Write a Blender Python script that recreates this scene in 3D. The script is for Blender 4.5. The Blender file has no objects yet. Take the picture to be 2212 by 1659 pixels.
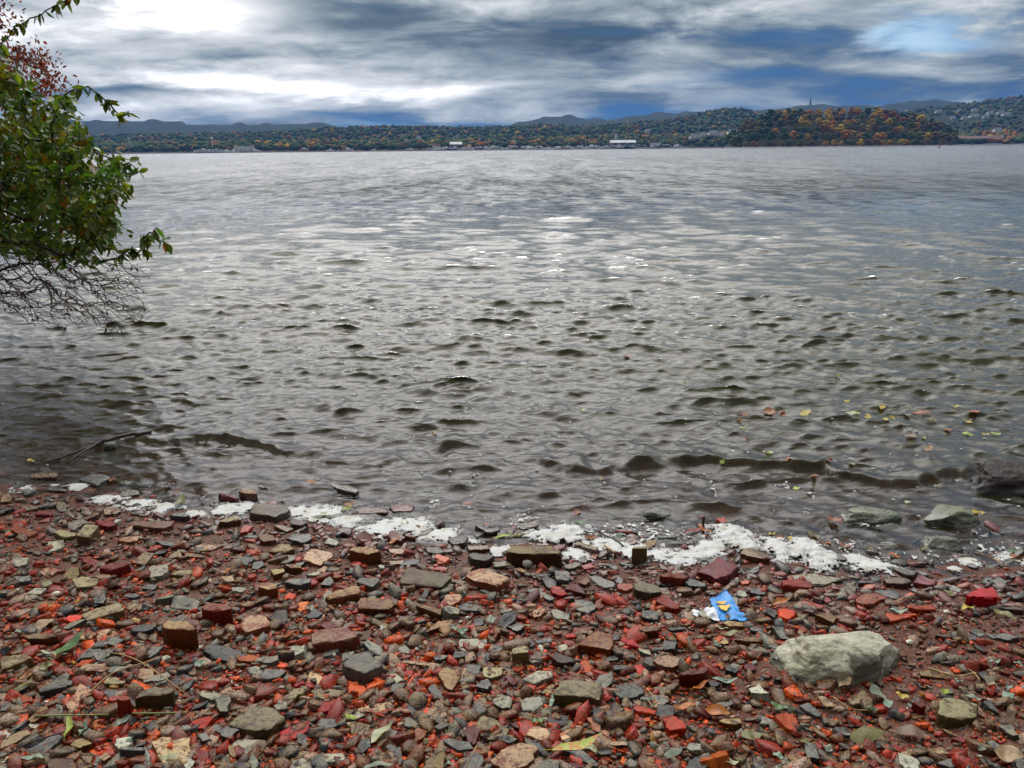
import bpy, math, random
import numpy as np
from mathutils import Vector, Matrix, noise as mnoise

random.seed(7)
RNG = np.random.default_rng(7)
scene = bpy.context.scene
COL = scene.collection
rad = math.radians

# ------------------------------------------------------------------ camera
F = 825.0                       # focal length in pixels of a 1024 x 768 picture
CAM = np.array([0.0, 0.0, 1.62])
PITCH = math.atan((384 - 149.3) / F)
ROLL = rad(0.56)
_r0 = np.array([1.0, 0, 0]); _u0 = np.array([0, math.sin(PITCH), math.cos(PITCH)])
FWD = np.array([0, math.cos(PITCH), -math.sin(PITCH)])
RT = _r0 * math.cos(ROLL) - _u0 * math.sin(ROLL)
UP = _u0 * math.cos(ROLL) + _r0 * math.sin(ROLL)
cam_data = bpy.data.cameras.new('camera')
cam = bpy.data.objects.new('camera', cam_data)
COL.objects.link(cam)
cam_data.sensor_width = 36.0
cam_data.lens = F / 1024 * 36
cam_data.clip_start = 0.05
cam_data.clip_end = 40000
M = Matrix(((RT[0], UP[0], -FWD[0], CAM[0]), (RT[1], UP[1], -FWD[1], CAM[1]),
            (RT[2], UP[2], -FWD[2], CAM[2]), (0, 0, 0, 1)))
cam.matrix_world = M
scene.camera = cam


def ray(px, py):
    d = FWD + (px - 512) / F * RT + (384 - py) / F * UP
    return d / np.linalg.norm(d)


def azel(px, py):
    d = ray(px, py)
    return math.degrees(math.atan2(d[0], d[1])), math.degrees(math.asin(d[2]))


def on_plane(px, py, z=0.0):
    d = ray(px, py)
    t = (z - CAM[2]) / d[2]
    return CAM + d * t


def at_y(px, py, y):
    d = ray(px, py)
    return CAM + d * (y / d[1])


# ------------------------------------------------------------------ node helper
class G:
    def __init__(self, nt):
        self.nt = nt
        nt.nodes.clear()

    def __call__(self, typ, props=None, **inp):
        n = self.nt.nodes.new(typ)
        for k, v in (props or {}).items():
            setattr(n, k, v)
        for k, v in inp.items():
            s = n.inputs[int(k[1:])] if (k[0] == 'i' and k[1:].isdigit()) else n.inputs[k.replace('_', ' ')]
            if isinstance(v, bpy.types.NodeSocket):
                self.nt.links.new(v, s)
            else:
                if s.type == 'RGBA' and len(v) == 3:
                    v = (*v, 1)
                s.default_value = v
        return n

    def m(self, op, a, b=0.0, c=0.0, clamp=False):
        n = self('ShaderNodeMath', {'operation': op, 'use_clamp': clamp}, i0=a, i1=b, i2=c)
        return n.outputs[0]

    def v(self, op, a, b=(0, 0, 0), out=0):
        n = self('ShaderNodeVectorMath', {'operation': op}, i0=a, i1=b)
        return n.outputs[out]

    def mix(self, f, a, b, blend='MIX'):
        n = self('ShaderNodeMix', {'data_type': 'RGBA', 'blend_type': blend}, i0=f, i6=a, i7=b)
        return n.outputs[2]

    def ramp(self, f, stops, interp='LINEAR'):
        n = self('ShaderNodeValToRGB', Fac=f)
        e = n.color_ramp.elements
        n.color_ramp.interpolation = interp
        while len(e) < len(stops):
            e.new(0.5)
        for i, (p, c) in enumerate(stops):
            e[i].position = p
            e[i].color = (*c, 1) if len(c) == 3 else c
        return n.outputs[0]

    def rng(self, f, a, b, c=0.0, d=1.0, interp='SMOOTHSTEP'):
        n = self('ShaderNodeMapRange', {'interpolation_type': interp}, i0=f, i1=a, i2=b, i3=c, i4=d)
        return n.outputs[0]

    def noise(self, vec, scale, detail=4.0, rough=0.55, dist=0.0, col=False):
        n = self('ShaderNodeTexNoise', Vector=vec, Scale=scale, Detail=detail, Roughness=rough, Distortion=dist)
        return n.outputs[1 if col else 0]


# ------------------------------------------------------------------ world: overcast sky with blue gaps
SUN_AZ, SUN_EL = -15.0, 55.0
world = bpy.data.worlds.new('World')
scene.world = world
world.use_nodes = True
g = G(world.node_tree)
tc = g('ShaderNodeTexCoord')
D = tc.outputs['Generated']
sx = g('ShaderNodeSeparateXYZ', Vector=D)
X, Y, Z = sx.outputs
az = g.m('MULTIPLY', g.m('ARCTAN2', X, Y), 57.2958)
el = g.m('MULTIPLY', g.m('ARCSINE', Z), 57.2958)
zz = g.m('ADD', g.m('MAXIMUM', Z, 0.0), 0.20)
pl = g('ShaderNodeCombineXYZ', X=g.m('DIVIDE', X, zz), Y=g.m('DIVIDE', Y, zz), Z=0.0).outputs[0]
pl2 = g.v('MULTIPLY', pl, (1.8, 2.2, 1.0))
ae = g('ShaderNodeCombineXYZ', X=g.m('MULTIPLY', az, .085), Y=g.m('MULTIPLY', el, .34), Z=0.0).outputs[0]
n1 = g.noise(pl2, 0.5, 6.0, 0.5, 0.3)
n2 = g.noise(g.v('ADD', ae, g.v('MULTIPLY', g.v('SUBTRACT', g.noise(ae, 1.1, 3, .5, 0, True), (.5, .5, .5)), (.5, .5, 0))), 1.55, 9.0, 0.60, 0.15)
n3 = g.noise(g.v('MULTIPLY', g.v('ADD', pl2, (3.3, 24.1, 7.0)), (0.5, 1.6, 1.0)), 1.0, 6.0, 0.6, 0.2)
B = g.m('ADD', g.m('MULTIPLY', g.m('SUBTRACT', n1, 0.5), 0.8), g.m('MULTIPLY', g.m('SUBTRACT', n2, 0.5), 1.55))
B = g.m('ADD', B, g.m('MULTIPLY', g.m('SUBTRACT', n3, 0.5), 0.55))
warp = g.m('MULTIPLY', g.m('SUBTRACT', n2, 0.5), 12.0)
warp2 = g.m('MULTIPLY', g.m('SUBTRACT', n1, 0.5), 11.0)
cvec = g('ShaderNodeCombineXYZ', X=g.m('ADD', az, g.m('MULTIPLY', warp, 1.4)), Y=g.m('ADD', el, g.m('MULTIPLY', warp2, 0.5)), Z=0.0).outputs[0]


def blobs(lst):
    tot = None
    for (px, py, rx, ry, amp) in lst:
        if py < -400:
            a, e = px, -py - 1000
        else:
            a, e = azel(px / 2.16, py / 2.16)
        v = g.v('SUBTRACT', cvec, (a, e, 0))
        v = g.v('MULTIPLY', v, (1 / rx, 1 / ry, 0))
        l = g.v('LENGTH', v, out=1)
        s = g.rng(l, 0.0, 1.0, amp, 0.0)
        tot = s if tot is None else g.m('ADD', tot, s)
    return tot


# (x, y) of the photo at 2212 wide, half sizes in degrees, strength; y of -1000-e stands for azimuth x, elevation e
BR = blobs([
    (430, 20, 7.5, 2.2, .60), (120, 20, 12, 2.5, .22), (200, 70, 16, 2.2, .22),
    (520, 165, 12, 1.1, .72), (900, 200, 12, 1.2, .66), (300, 250, 18, 1.4, .22), (640, 235, 16, 1.0, .20),
    (1230, 85, 11, 2.3, -.36), (900, 60, 8, 1.7, -.22), (1700, 110, 13, 1.7, -.20), (250, 185, 7, .8, -.28),
    (1400, 20, 10, .8, -.18), (1700, 35, 7, 1.0, .20), (1960, 55, 5.5, 1.3, .32), (2100, 120, 6, 1.2, -.12),
    (1950, 190, 16, 1.7, -.42), (1250, 262, 11, .9, -.30), (1400, 190, 9, .8, .16), (1600, 225, 8, .7, .05),
    (2150, 225, 5, .8, .25), (880, 270, 9, .6, -.20), (120, 130, 6, 1.2, .10), (2200, 30, 6, 1.4, -.22),
    (SUN_AZ, -1000 - 34, 60, 26, .22), (4, -1000 - 50, 95, 40, .55), (75, -1000 - 22, 45, 24, -.15)])
BL = blobs([
    (1250, 262, 13, 1.1, .85), (880, 276, 12, .9, .85), (1950, 195, 18, 1.8, .48), (1500, 250, 9, .8, .40),
    (1980, 60, 6, 1.5, .55), (2080, 30, 7, 1.8, .35), (1600, 200, 14, 1.4, .22), (1700, 130, 16, 2.2, .22), (500, 262, 12, .9, .22),
    (250, 190, 9, 1.0, .25), (430, 20, 14, 3.2, -.4), (1560, 70, 12, 2.0, .12), (1250, 90, 12, 2.5, .06), (2050, 45, 7, 1.2, .5), (36, -1000 - 20, 26, 15, 1.0)])
B = g.m('MULTIPLY', B, g.rng(el, 8, 20, 1.0, .6))
B = g.m('ADD', g.m('ADD', B, BR), 0.42)
cloud = g.ramp(B, [(0.0, (.055, .085, .115)), (.22, (.14, .185, .225)), (.45, (.34, .39, .42)), (.68, (.66, .68, .70)), (.9, (1, 1, 1))])
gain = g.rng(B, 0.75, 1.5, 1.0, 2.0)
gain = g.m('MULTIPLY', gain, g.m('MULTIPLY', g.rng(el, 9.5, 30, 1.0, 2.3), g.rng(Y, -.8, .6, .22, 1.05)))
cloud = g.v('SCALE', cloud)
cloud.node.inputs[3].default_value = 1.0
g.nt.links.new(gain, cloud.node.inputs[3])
q = g.m('ADD', g.m('MULTIPLY', g.m('SUBTRACT', n3, 0.5), -1.4), BL)
q = g.m('SUBTRACT', q, g.m('MULTIPLY', g.m('SUBTRACT', n2, 0.5), 1.6))
q = g.m('MULTIPLY', g.rng(q, 0.05, 0.9), g.rng(n1, .25, .6, .95, .75))
sky = g('ShaderNodeTexSky', {'sky_type': 'NISHITA', 'sun_disc': False, 'sun_elevation': rad(SUN_EL), 'sun_rotation': rad(SUN_AZ),
                             'air_density': 2.0, 'dust_density': 0.5, 'ozone_density': 4.0})
# deep blue seen through the thin cloud: the sky's own colour, tinted by the ice haze in front
gap = g.mix(0.9, g.v('MULTIPLY', sky.outputs[0], (.030, .042, .07)), g.mix(g.rng(B, .15, .8), (.022, .13, .36), (.36, .64, .90)))
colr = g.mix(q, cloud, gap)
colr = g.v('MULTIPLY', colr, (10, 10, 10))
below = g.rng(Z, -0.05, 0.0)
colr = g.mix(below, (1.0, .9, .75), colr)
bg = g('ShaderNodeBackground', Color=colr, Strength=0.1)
g.nt.links.new(bg.outputs[0], g('ShaderNodeOutputWorld').inputs[0])

# ------------------------------------------------------------------ sun behind the cloud
sun_d = bpy.data.lights.new('sun', 'SUN')
sun = bpy.data.objects.new('sun', sun_d)
COL.objects.link(sun)
sun_d.energy = 1.7
sun_d.angle = rad(60)
sun_d.color = (1, .95, .88)
sd = Vector((math.sin(rad(SUN_AZ)) * math.cos(rad(SUN_EL)), math.cos(rad(SUN_AZ)) * math.cos(rad(SUN_EL)), math.sin(rad(SUN_EL))))
sun.rotation_euler = sd.to_track_quat('Z', 'Y').to_euler()

scene.view_settings.view_transform = 'Standard'
scene.view_settings.look = 'None'
scene.view_settings.exposure = 0.15
scene.view_settings.gamma = 1.0
scene.view_settings.use_curve_mapping = False
scene.render.engine = 'CYCLES'
scene.cycles.max_bounces = 6
scene.cycles.transparent_max_bounces = 8
scene.cycles.volume_bounces = 0
scene.cycles.use_denoising = True


HAZE_DENSITY = 0.000075


# ------------------------------------------------------------------ object helpers
def tag(o, label=None, cat=None, group=None, kind=None):
    if label: o['label'] = label
    if cat: o['category'] = cat
    if group: o['group'] = group
    if kind: o['kind'] = kind
    return o


def add(name, mesh, parent=None, mat=None):
    o = bpy.data.objects.new(name, mesh)
    if mat is not None:
        mesh.materials.clear(); mesh.materials.append(mat)
    COL.objects.link(o)
    if parent is not None:
        o.parent = parent
    return o


def empty(name, loc, rz=0.0):
    o = bpy.data.objects.new(name, None)
    COL.objects.link(o)
    o.location = loc
    o.rotation_euler = (0, 0, rz)
    o.empty_display_size = 0.1
    return o


def quick_mesh(name, verts, faces, smooth=True, tint=None):
    """verts (n,3); faces (m,k) array of equal size, or a list"""
    me = bpy.data.meshes.new(name)
    verts = np.asarray(verts, np.float32)
    if isinstance(faces, np.ndarray):
        k = faces.shape[1]
        me.vertices.add(len(verts)); me.vertices.foreach_set('co', verts.ravel())
        me.loops.add(faces.size); me.loops.foreach_set('vertex_index', faces.ravel().astype(np.int32))
        me.polygons.add(len(faces))
        me.polygons.foreach_set('loop_start', np.arange(0, faces.size, k, dtype=np.int32))
        me.polygons.foreach_set('loop_total', np.full(len(faces), k, np.int32))
    else:
        me.from_pydata([tuple(map(float, v)) for v in verts], [], [tuple(map(int, f)) for f in faces])
    me.update(calc_edges=True)
    if smooth == 'angle':
        me.polygons.foreach_set('use_smooth', np.ones(len(me.polygons), bool))
        me.set_sharp_from_angle(angle=rad(28))
    elif smooth:
        me.polygons.foreach_set('use_smooth', np.ones(len(me.polygons), bool))
    if tint is not None:
        a = me.attributes.new('tint', 'FLOAT_COLOR', 'POINT')
        t = np.ones((len(verts), 4), np.float32)
        t[:, :3] = tint
        a.data.foreach_set('color', t.ravel())
    return me


def fattr(me, name, vals):
    a = me.attributes.new(name, 'FLOAT', 'POINT')
    a.data.foreach_set('value', np.asarray(vals, np.float32).ravel())


def ico(sub=1):
    import bmesh
    bm = bmesh.new()
    bmesh.ops.create_icosphere(bm, subdivisions=sub, radius=1.0)
    v = np.array([x.co[:] for x in bm.verts]); f = np.array([[a.index for a in p.verts] for p in bm.faces])
    bm.free()
    return v, f


class Joined:
    """many small pieces kept as real geometry in one mesh"""
    def __init__(self): self.v = []; self.f = []; self.t = []; self.n = 0

    def put(self, v, f, tint=(1, 1, 1)):
        self.v.append(v); self.f.append(f + self.n); self.n += len(v)
        self.t.append(np.broadcast_to(np.asarray(tint, float), (len(v), 3)))

    def mesh(self, name, smooth=True):
        return quick_mesh(name, np.concatenate(self.v), np.concatenate(self.f), smooth, np.concatenate(self.t))


def rot_z(v, a):
    c, s = math.cos(a), math.sin(a)
    return v @ np.array([[c, s, 0], [-s, c, 0], [0, 0, 1]])


def rot_any(v, ax, ay, az_):
    R = np.array(Matrix.Rotation(az_, 3, 'Z') @ Matrix.Rotation(ay, 3, 'Y') @ Matrix.Rotation(ax, 3, 'X'))
    return v @ R.T


def tube(points, radii, n=5):
    P = np.asarray(points, float); m = len(P)
    T = np.gradient(P, axis=0); T /= np.linalg.norm(T, axis=1)[:, None] + 1e-9
    A = np.cross(T, [0.13, 0.21, 0.97]); A /= np.linalg.norm(A, axis=1)[:, None] + 1e-9
    Bn = np.cross(T, A)
    th = np.arange(n) * 2 * math.pi / n
    V = (P[:, None] + (A[:, None] * np.cos(th)[None, :, None] + Bn[:, None] * np.sin(th)[None, :, None]) * np.asarray(radii)[:, None, None]).reshape(-1, 3)
    i = np.arange(m - 1)[:, None] * n; j = np.arange(n)[None]; k = (j + 1) % n
    Fq = np.stack([i + j, i + k, i + n + k, i + n + j], -1).reshape(-1, 4)
    tri = np.concatenate([Fq[:, [0, 1, 2]], Fq[:, [0, 2, 3]]])
    cap = np.array([[0, q + 1, q] for q in range(1, n - 1)] + [[(m - 1) * n, (m - 1) * n + q, (m - 1) * n + q + 1] for q in range(1, n - 1)])
    return V, np.concatenate([tri, cap])


def sines(x, y, seed, lam, n=8):
    r = np.random.default_rng(seed)
    h = 0
    for _ in range(n):
        a = r.uniform(0, math.tau); l = lam * r.uniform(.6, 1.7)
        h = h + np.sin((x * math.cos(a) + y * math.sin(a)) * math.tau / l + r.uniform(0, math.tau))
    return h / math.sqrt(n)


# ------------------------------------------------------------------ shore line and ground height
_sh = [(-12, 1046), (60, 1052), (180, 1062), (270, 1078), (345, 1092), (460, 1108), (560, 1112), (640, 1122), (740, 1140), (850, 1155), (960, 1168),
       (1080, 1184), (1200, 1184), (1330, 1196), (1450, 1212), (1570, 1206), (1680, 1216), (1780, 1222), (1880, 1232), (1970, 1244), (2060, 1240),
       (2140, 1226), (2222, 1222)]
_sp = np.array([on_plane(a / 2.16, b / 2.16)[:2] for a, b in _sh])
SHX = np.concatenate([[-30, -14, -8.2, -5.6, -4.2, -3.2], _sp[:, 0], [3.2, 6, 20]])
SHY = np.concatenate([[26, 17, 11.0, 7.6, 5.2, 4.25], _sp[:, 1], [2.85, 3.1, 4.0]])
o_ = np.argsort(SHX); SHX, SHY = SHX[o_], SHY[o_]


def shore(x):
    return np.interp(x, SHX, SHY)


def ground(x, y, fine=False):
    x = np.asarray(x, float); y = np.asarray(y, float)
    d = shore(x) - y                       # > 0 on land
    z = np.where(d > 0, .075 * d / (1 + .04 * np.maximum(d, 0)), -1.5 * (1 - np.exp(.075 * np.minimum(d, 0) / 1.5)))
    z = z + .006 * sines(x, y, 3, .55) * np.clip(.6 + d, .3, 1.3)
    bank = np.clip((-4.6 - x) * .25, 0, 1.2) * np.clip(d, 0, 1)
    z = z + bank
    if fine:
        z = z + .003 * sines(x, y, 4, .12) + .0015 * sines(x, y, 5, .04)
    return z


def at_ground(px, py, dz=0.0):
    d = ray(px, py)
    z = dz
    for _ in range(12):
        t = (z - CAM[2]) / d[2]
        p = CAM + d * t
        z = .5 * z + .5 * (float(ground(p[0], p[1])) + dz)
    return p


def axis_lines(parts):
    out = []
    for a, b, s in parts:
        out.append(np.arange(a, b, s))
    return np.unique(np.concatenate(out + [[parts[-1][1]]]).round(5))


def grid_mesh(name, xs, ys, zf):
    Xg, Yg = np.meshgrid(xs, ys)
    Zg = zf(Xg, Yg)
    v = np.stack([Xg, Yg, Zg], -1).reshape(-1, 3)
    nx, ny = len(xs), len(ys)
    i = np.arange(ny - 1)[:, None] * nx + np.arange(nx - 1)[None]
    f = np.stack([i, i + 1, i + nx + 1, i + nx], -1).reshape(-1, 4)
    return quick_mesh(name, v, f)
# ------------------------------------------------------------------ materials of the beach
def new_mat(name):
    m = bpy.data.materials.new(name)
    m.use_nodes = True
    return m, G(m.node_tree)


def out(g, shader):
    g.nt.links.new(shader, g('ShaderNodeOutputMaterial').inputs[0])


def sand_material():
    m, g = new_mat('wet_brick_sand')
    P = g('ShaderNodeNewGeometry').outputs['Position']
    big = g.noise(P, 2.3, 4, .6)
    vor = g('ShaderNodeTexVoronoi', Vector=P, Scale=190.0)
    cell = g('ShaderNodeSeparateColor', Color=vor.outputs['Color']).outputs[0]
    grain = g.ramp(cell, [(0, (.035, .012, .008)), (.25, (.11, .035, .02)), (.5, (.16, .075, .045)), (.75, (.24, .06, .028)), (.9, (.10, .085, .065)), (1, (.42, .34, .26))])
    base = g.ramp(big, [(.3, (.030, .009, .004)), (.5, (.075, .019, .007)), (.62, (.055, .022, .010)), (.75, (.090, .038, .017))])
    c = g.mix(.45, base, grain)
    fine = g.noise(P, 420, 2, .6)
    hgt = g.m('ADD', g.m('MULTIPLY', vor.outputs['Distance'], -.6), fine)
    bmp = g('ShaderNodeBump', Strength=.55, Distance=.003, Height=hgt)
    b = g('ShaderNodeBsdfPrincipled', Base_Color=c, Roughness=g.ramp(big, [(.35, (.75,) * 3), (.7, (.5,) * 3)]), Normal=bmp.outputs[0], Specular_IOR_Level=.25)
    out(g, b.outputs[0])
    return m


def rock_material(name, c1, c2, silt=(.2, .17, .11), sa=.5, rough=.42, speck=.8, tinted=False, scale=1.0):
    m, g = new_mat(name)
    tcn = g('ShaderNodeTexCoord'); geo = g('ShaderNodeNewGeometry'); oi = g('ShaderNodeObjectInfo')
    P = geo.outputs['Position']
    R = oi.outputs['Random']
    off = g('ShaderNodeCombineXYZ', X=g.m('MULTIPLY', R, 7.0), Y=g.m('MULTIPLY', R, 13.0), Z=0.0).outputs[0]
    Q = g.v('ADD', P, off)
    na = g.noise(Q, 16 * scale, 6, .62, .4)
    nb = g.noise(Q, 70 * scale, 4, .65)
    nc = g.noise(Q, 300 * scale, 2, .6)
    c = g.mix(g.rng(na, .35, .65), c1, c2)
    # silt and algae lying on the upper faces
    up = g('ShaderNodeSeparateXYZ', Vector=geo.outputs['Normal']).outputs[2]
    s = g.m('MULTIPLY', g.rng(up, .35, .95), g.rng(g.m('ADD', na, g.m('MULTIPLY', g.m('SUBTRACT', nb, .5), .8)), .36, .58))
    s = g.m('MULTIPLY', s, g.m('MULTIPLY', g.m('ADD', g.m('MULTIPLY', R, .9), .45), sa), clamp=True)
    c = g.mix(s, c, silt)
    pits = g.rng(g.m('ADD', g.m('MULTIPLY', nb, .5), g.m('MULTIPLY', nc, .5)), .37, .50, speck, 0)
    c = g.mix(pits, c, (.016, .009, .008))
    lt = g.rng(nc, .64, .78, 0, .5)
    c = g.mix(lt, c, (.36, .30, .22))
    wet = g.rng(g('ShaderNodeSeparateXYZ', Vector=P).outputs[2], .015, .055, 1, 0)
    c = g.mix(g.m('MULTIPLY', wet, .42), c, (.010, .006, .004))
    hsv = g('ShaderNodeHueSaturation', Hue=g.m('ADD', g.m('MULTIPLY', R, .03), .485), Saturation=1.22,
            Value=g.m('ADD', g.m('MULTIPLY', g.m('FRACT', g.m('MULTIPLY', R, 17.3)), .9), .55), Color=c)
    c = hsv.outputs[0]
    if tinted:
        c = g.mix(1.0, c, g('ShaderNodeAttribute', {'attribute_name': 'tint'}).outputs[0], 'MULTIPLY')
    h = g.m('ADD', g.m('MULTIPLY', na, .5), g.m('ADD', nb, g.m('MULTIPLY', nc, .5)))
    bmp = g('ShaderNodeBump', Strength=.8, Distance=.0035, Height=h)
    b = g('ShaderNodeBsdfPrincipled', Base_Color=c, Roughness=g.m('SUBTRACT', g.rng(nb, .35, .65, rough - .12, rough + .15), g.m('MULTIPLY', wet, .18)), Normal=bmp.outputs[0], Specular_IOR_Level=g.m('ADD', .28, g.m('MULTIPLY', wet, .5)))
    out(g, b.outputs[0])
    return m


SAND = sand_material()
SILT = (.33, .235, .125)
RM = {
    'red': rock_material('red_brick', (.32, .028, .012), (.20, .020, .010), (.34, .13, .08), .45),
    'orange': rock_material('orange_brick', (.60, .085, .015), (.42, .05, .012), (.6, .15, .05), .2, .34, .25),
    'brown': rock_material('brown_brick', (.12, .038, .018), (.075, .028, .014), SILT, .9),
    'tan': rock_material('tan_brick', (.20, .075, .045), (.13, .058, .036), (.44, .31, .20), 1.2),
    'olive': rock_material('olive_brick', (.10, .062, .03), (.07, .055, .026), (.26, .215, .13), 1.2),
    'slate': rock_material('slate_stone', (.046, .045, .044), (.026, .026, .026), (.20, .185, .15), .7, .34),
    'grey': rock_material('grey_stone', (.14, .125, .10), (.08, .072, .058), (.30, .27, .20), .9),
    'pale': rock_material('pale_stone', (.30, .28, .22), (.20, .19, .15), (.42, .40, .32), .8),
    'dark': rock_material('dark_brick', (.045, .02, .014), (.028, .018, .014), (.12, .09, .055), .6, .34),
    'dred': rock_material('dark_red_brick', (.15, .014, .009), (.08, .012, .008), (.22, .085, .06), .5, .36),
}
CWORD = {'red': 'red', 'orange': 'orange-red', 'brown': 'brown', 'tan': 'tan-topped', 'olive': 'olive-brown', 'slate': 'dark slate-grey',
         'grey': 'grey', 'pale': 'pale grey', 'dark': 'blackish', 'dred': 'dark red'}
STONY = {'slate', 'grey', 'pale'}

# ------------------------------------------------------------------ ground sheet
xs = axis_lines([(-60, -12, 4), (-12, -3.8, .25), (-3.8, 3.8, .022), (3.8, 12, .3), (12, 61, 4)])
ys = axis_lines([(-30, -3, 2), (-3, 1.2, .15), (1.2, 4.6, .022), (4.6, 12, .2), (12, 80, 4)])
me = grid_mesh('beach_ground', xs, ys, lambda a, b: ground(a, b, True))
tag(add('beach', me, mat=SAND), kind='structure', label='wet reddish sand of crushed brick sloping into the river')

# ------------------------------------------------------------------ water surface
WAVES = []
wr = np.random.default_rng(21)
for i in range(190):
    lam = float(np.exp(wr.uniform(math.log(.09), math.log(1.15))))
    ang = wr.normal(-math.pi / 2 - .10, .24 + .22 * (lam < .25))
    slope = .031 if .2 < lam < .65 else .042
    if lam > .7: slope = .014
    a = slope * lam / math.tau * wr.uniform(.5, 1.5)
    WAVES.append((lam, math.cos(ang), math.sin(ang), a, wr.uniform(0, math.tau)))
for i in range(60):         # the finest ripples, kept only close to the shore by the mesh density
    lam = float(wr.uniform(.045, .14)); ang = wr.normal(-math.pi / 2 - .1, .6)
    WAVES.append((lam, math.cos(ang), math.sin(ang), .030 * lam / math.tau * wr.uniform(.5, 1.5), wr.uniform(0, math.tau)))
CREST = []
for pts, A in (([(330, 958), (430, 946), (500, 948), (560, 958), (640, 985), (720, 1000), (810, 1008), (870, 990), (930, 972), (1010, 962), (1090, 966), (1160, 985)], .026),
               ([(1130, 985), (1220, 1010), (1300, 1014), (1400, 1006), (1500, 1002), (1600, 1002), (1700, 1010), (1780, 1022), (1850, 1042), (1920, 1052), (1990, 1036), (2060, 1020), (2130, 1012), (2260, 1006)], .038)):
    w = np.array([on_plane(a / 2.16, b / 2.16)[:2] for a, b in pts])
    CREST.append((w[:, 0], w[:, 1], A))
wp = [(-7.5, 9.0), (-2.9, 3.9)]


def water(x, y, dy=None):
    """height and sideways shift of the water at (x, y)"""
    x = np.asarray(x, float); y = np.asarray(y, float)
    d = y - shore(x)
    calm = np.clip(.07 + .30 * np.maximum(d, 0), .07, 1.0) * (1 - .25 * np.clip((y - 12) / 40, 0, 1))
    grp = 1 + .10 * sines(x, y, 31, 4.5, 5)
    h = np.zeros_like(x); ux = np.zeros_like(x); uy = np.zeros_like(x)
    i_far = float(np.min(y)) > 9
    for lam, cx, cy, a, ph in WAVES:
        k = math.tau / lam
        if lam < .16 and i_far: continue
        amp = 1.14 * a * grp * (calm if lam > .35 else np.clip(.85 + .5 * np.maximum(d, 0), 0, 1) * (.8 + .2 * calm))
        if dy is not None:
            amp = amp * np.clip((lam / np.maximum(dy, 1e-4) - 1.7) / 1.8, 0, 1)
        t = k * (x * cx + y * cy) + ph + .55 * (np.sin(k * .23 * (x * cy - y * cx) + ph * 3) + np.sin(k * .31 * (x * .8 + y * .45) + ph * 5))
        if lam < .8: h += amp * (1.13 - 1.75 * np.abs(np.sin(t / 2)))
        else: h += amp * np.cos(t)
        ux -= .8 * amp * cx * np.sin(t); uy -= .8 * amp * cy * np.sin(t)
    for cxs, cys, A in CREST:
        yc = np.interp(x, cxs, cys) + .016 * sines(x, y * 0, 77, .16) + .008 * sines(x, y * 0, 79, .06)
        inside = np.clip((x - cxs[0]) / .3, 0, 1) * np.clip((cxs[-1] - x) / .3, 0, 1)
        amp = A * inside * np.clip(.85 + .4 * sines(x, y * 0, 78, .5) + .25 * sines(x, y * 0, 80, .12), .15, 2)
        e = y - yc
        h += amp * np.where(e > 0, np.exp(-(e / .16) ** 2), np.exp(-(e / .04) ** 2))
        uy -= amp * .5 * np.exp(-(e / .05) ** 2)
    return h, ux, uy


rows = [2.15]
while rows[-1] < 6200:
    y0 = rows[-1]
    rows.append(y0 + max(.009, .50 * y0 * y0 / (1.62 * F)) if y0 < 45 else y0 * 1.045)
ry = np.array(rows)
NC = 660
tt = np.linspace(-1, 1, NC)
XW = tt[None] * (ry[:, None] * .80 + 1.2); YW = np.repeat(ry[:, None], NC, 1)
dyw = np.repeat(np.maximum(np.gradient(ry), .0)[:, None], NC, 1)
near = ry < 400
hh = np.zeros_like(XW); ax_ = np.zeros_like(XW); ay_ = np.zeros_like(XW)
for a0, a1 in ((0, 9.2), (9.2, 400)):
    sel = (ry >= a0) & (ry < a1)
    hh[sel], ax_[sel], ay_[sel] = water(XW[sel], YW[sel], dyw[sel])
v = np.stack([XW + ax_, YW + ay_, hh], -1).reshape(-1, 3)
i = np.arange(len(ry) - 1)[:, None] * NC + np.arange(NC - 1)[None]
f = np.stack([i, i + 1, i + NC + 1, i + NC], -1).reshape(-1, 4)
wme = quick_mesh('river_water', v, f)
fattr(wme, 'depth', np.maximum(hh - ground(XW, YW), 0))


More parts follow.
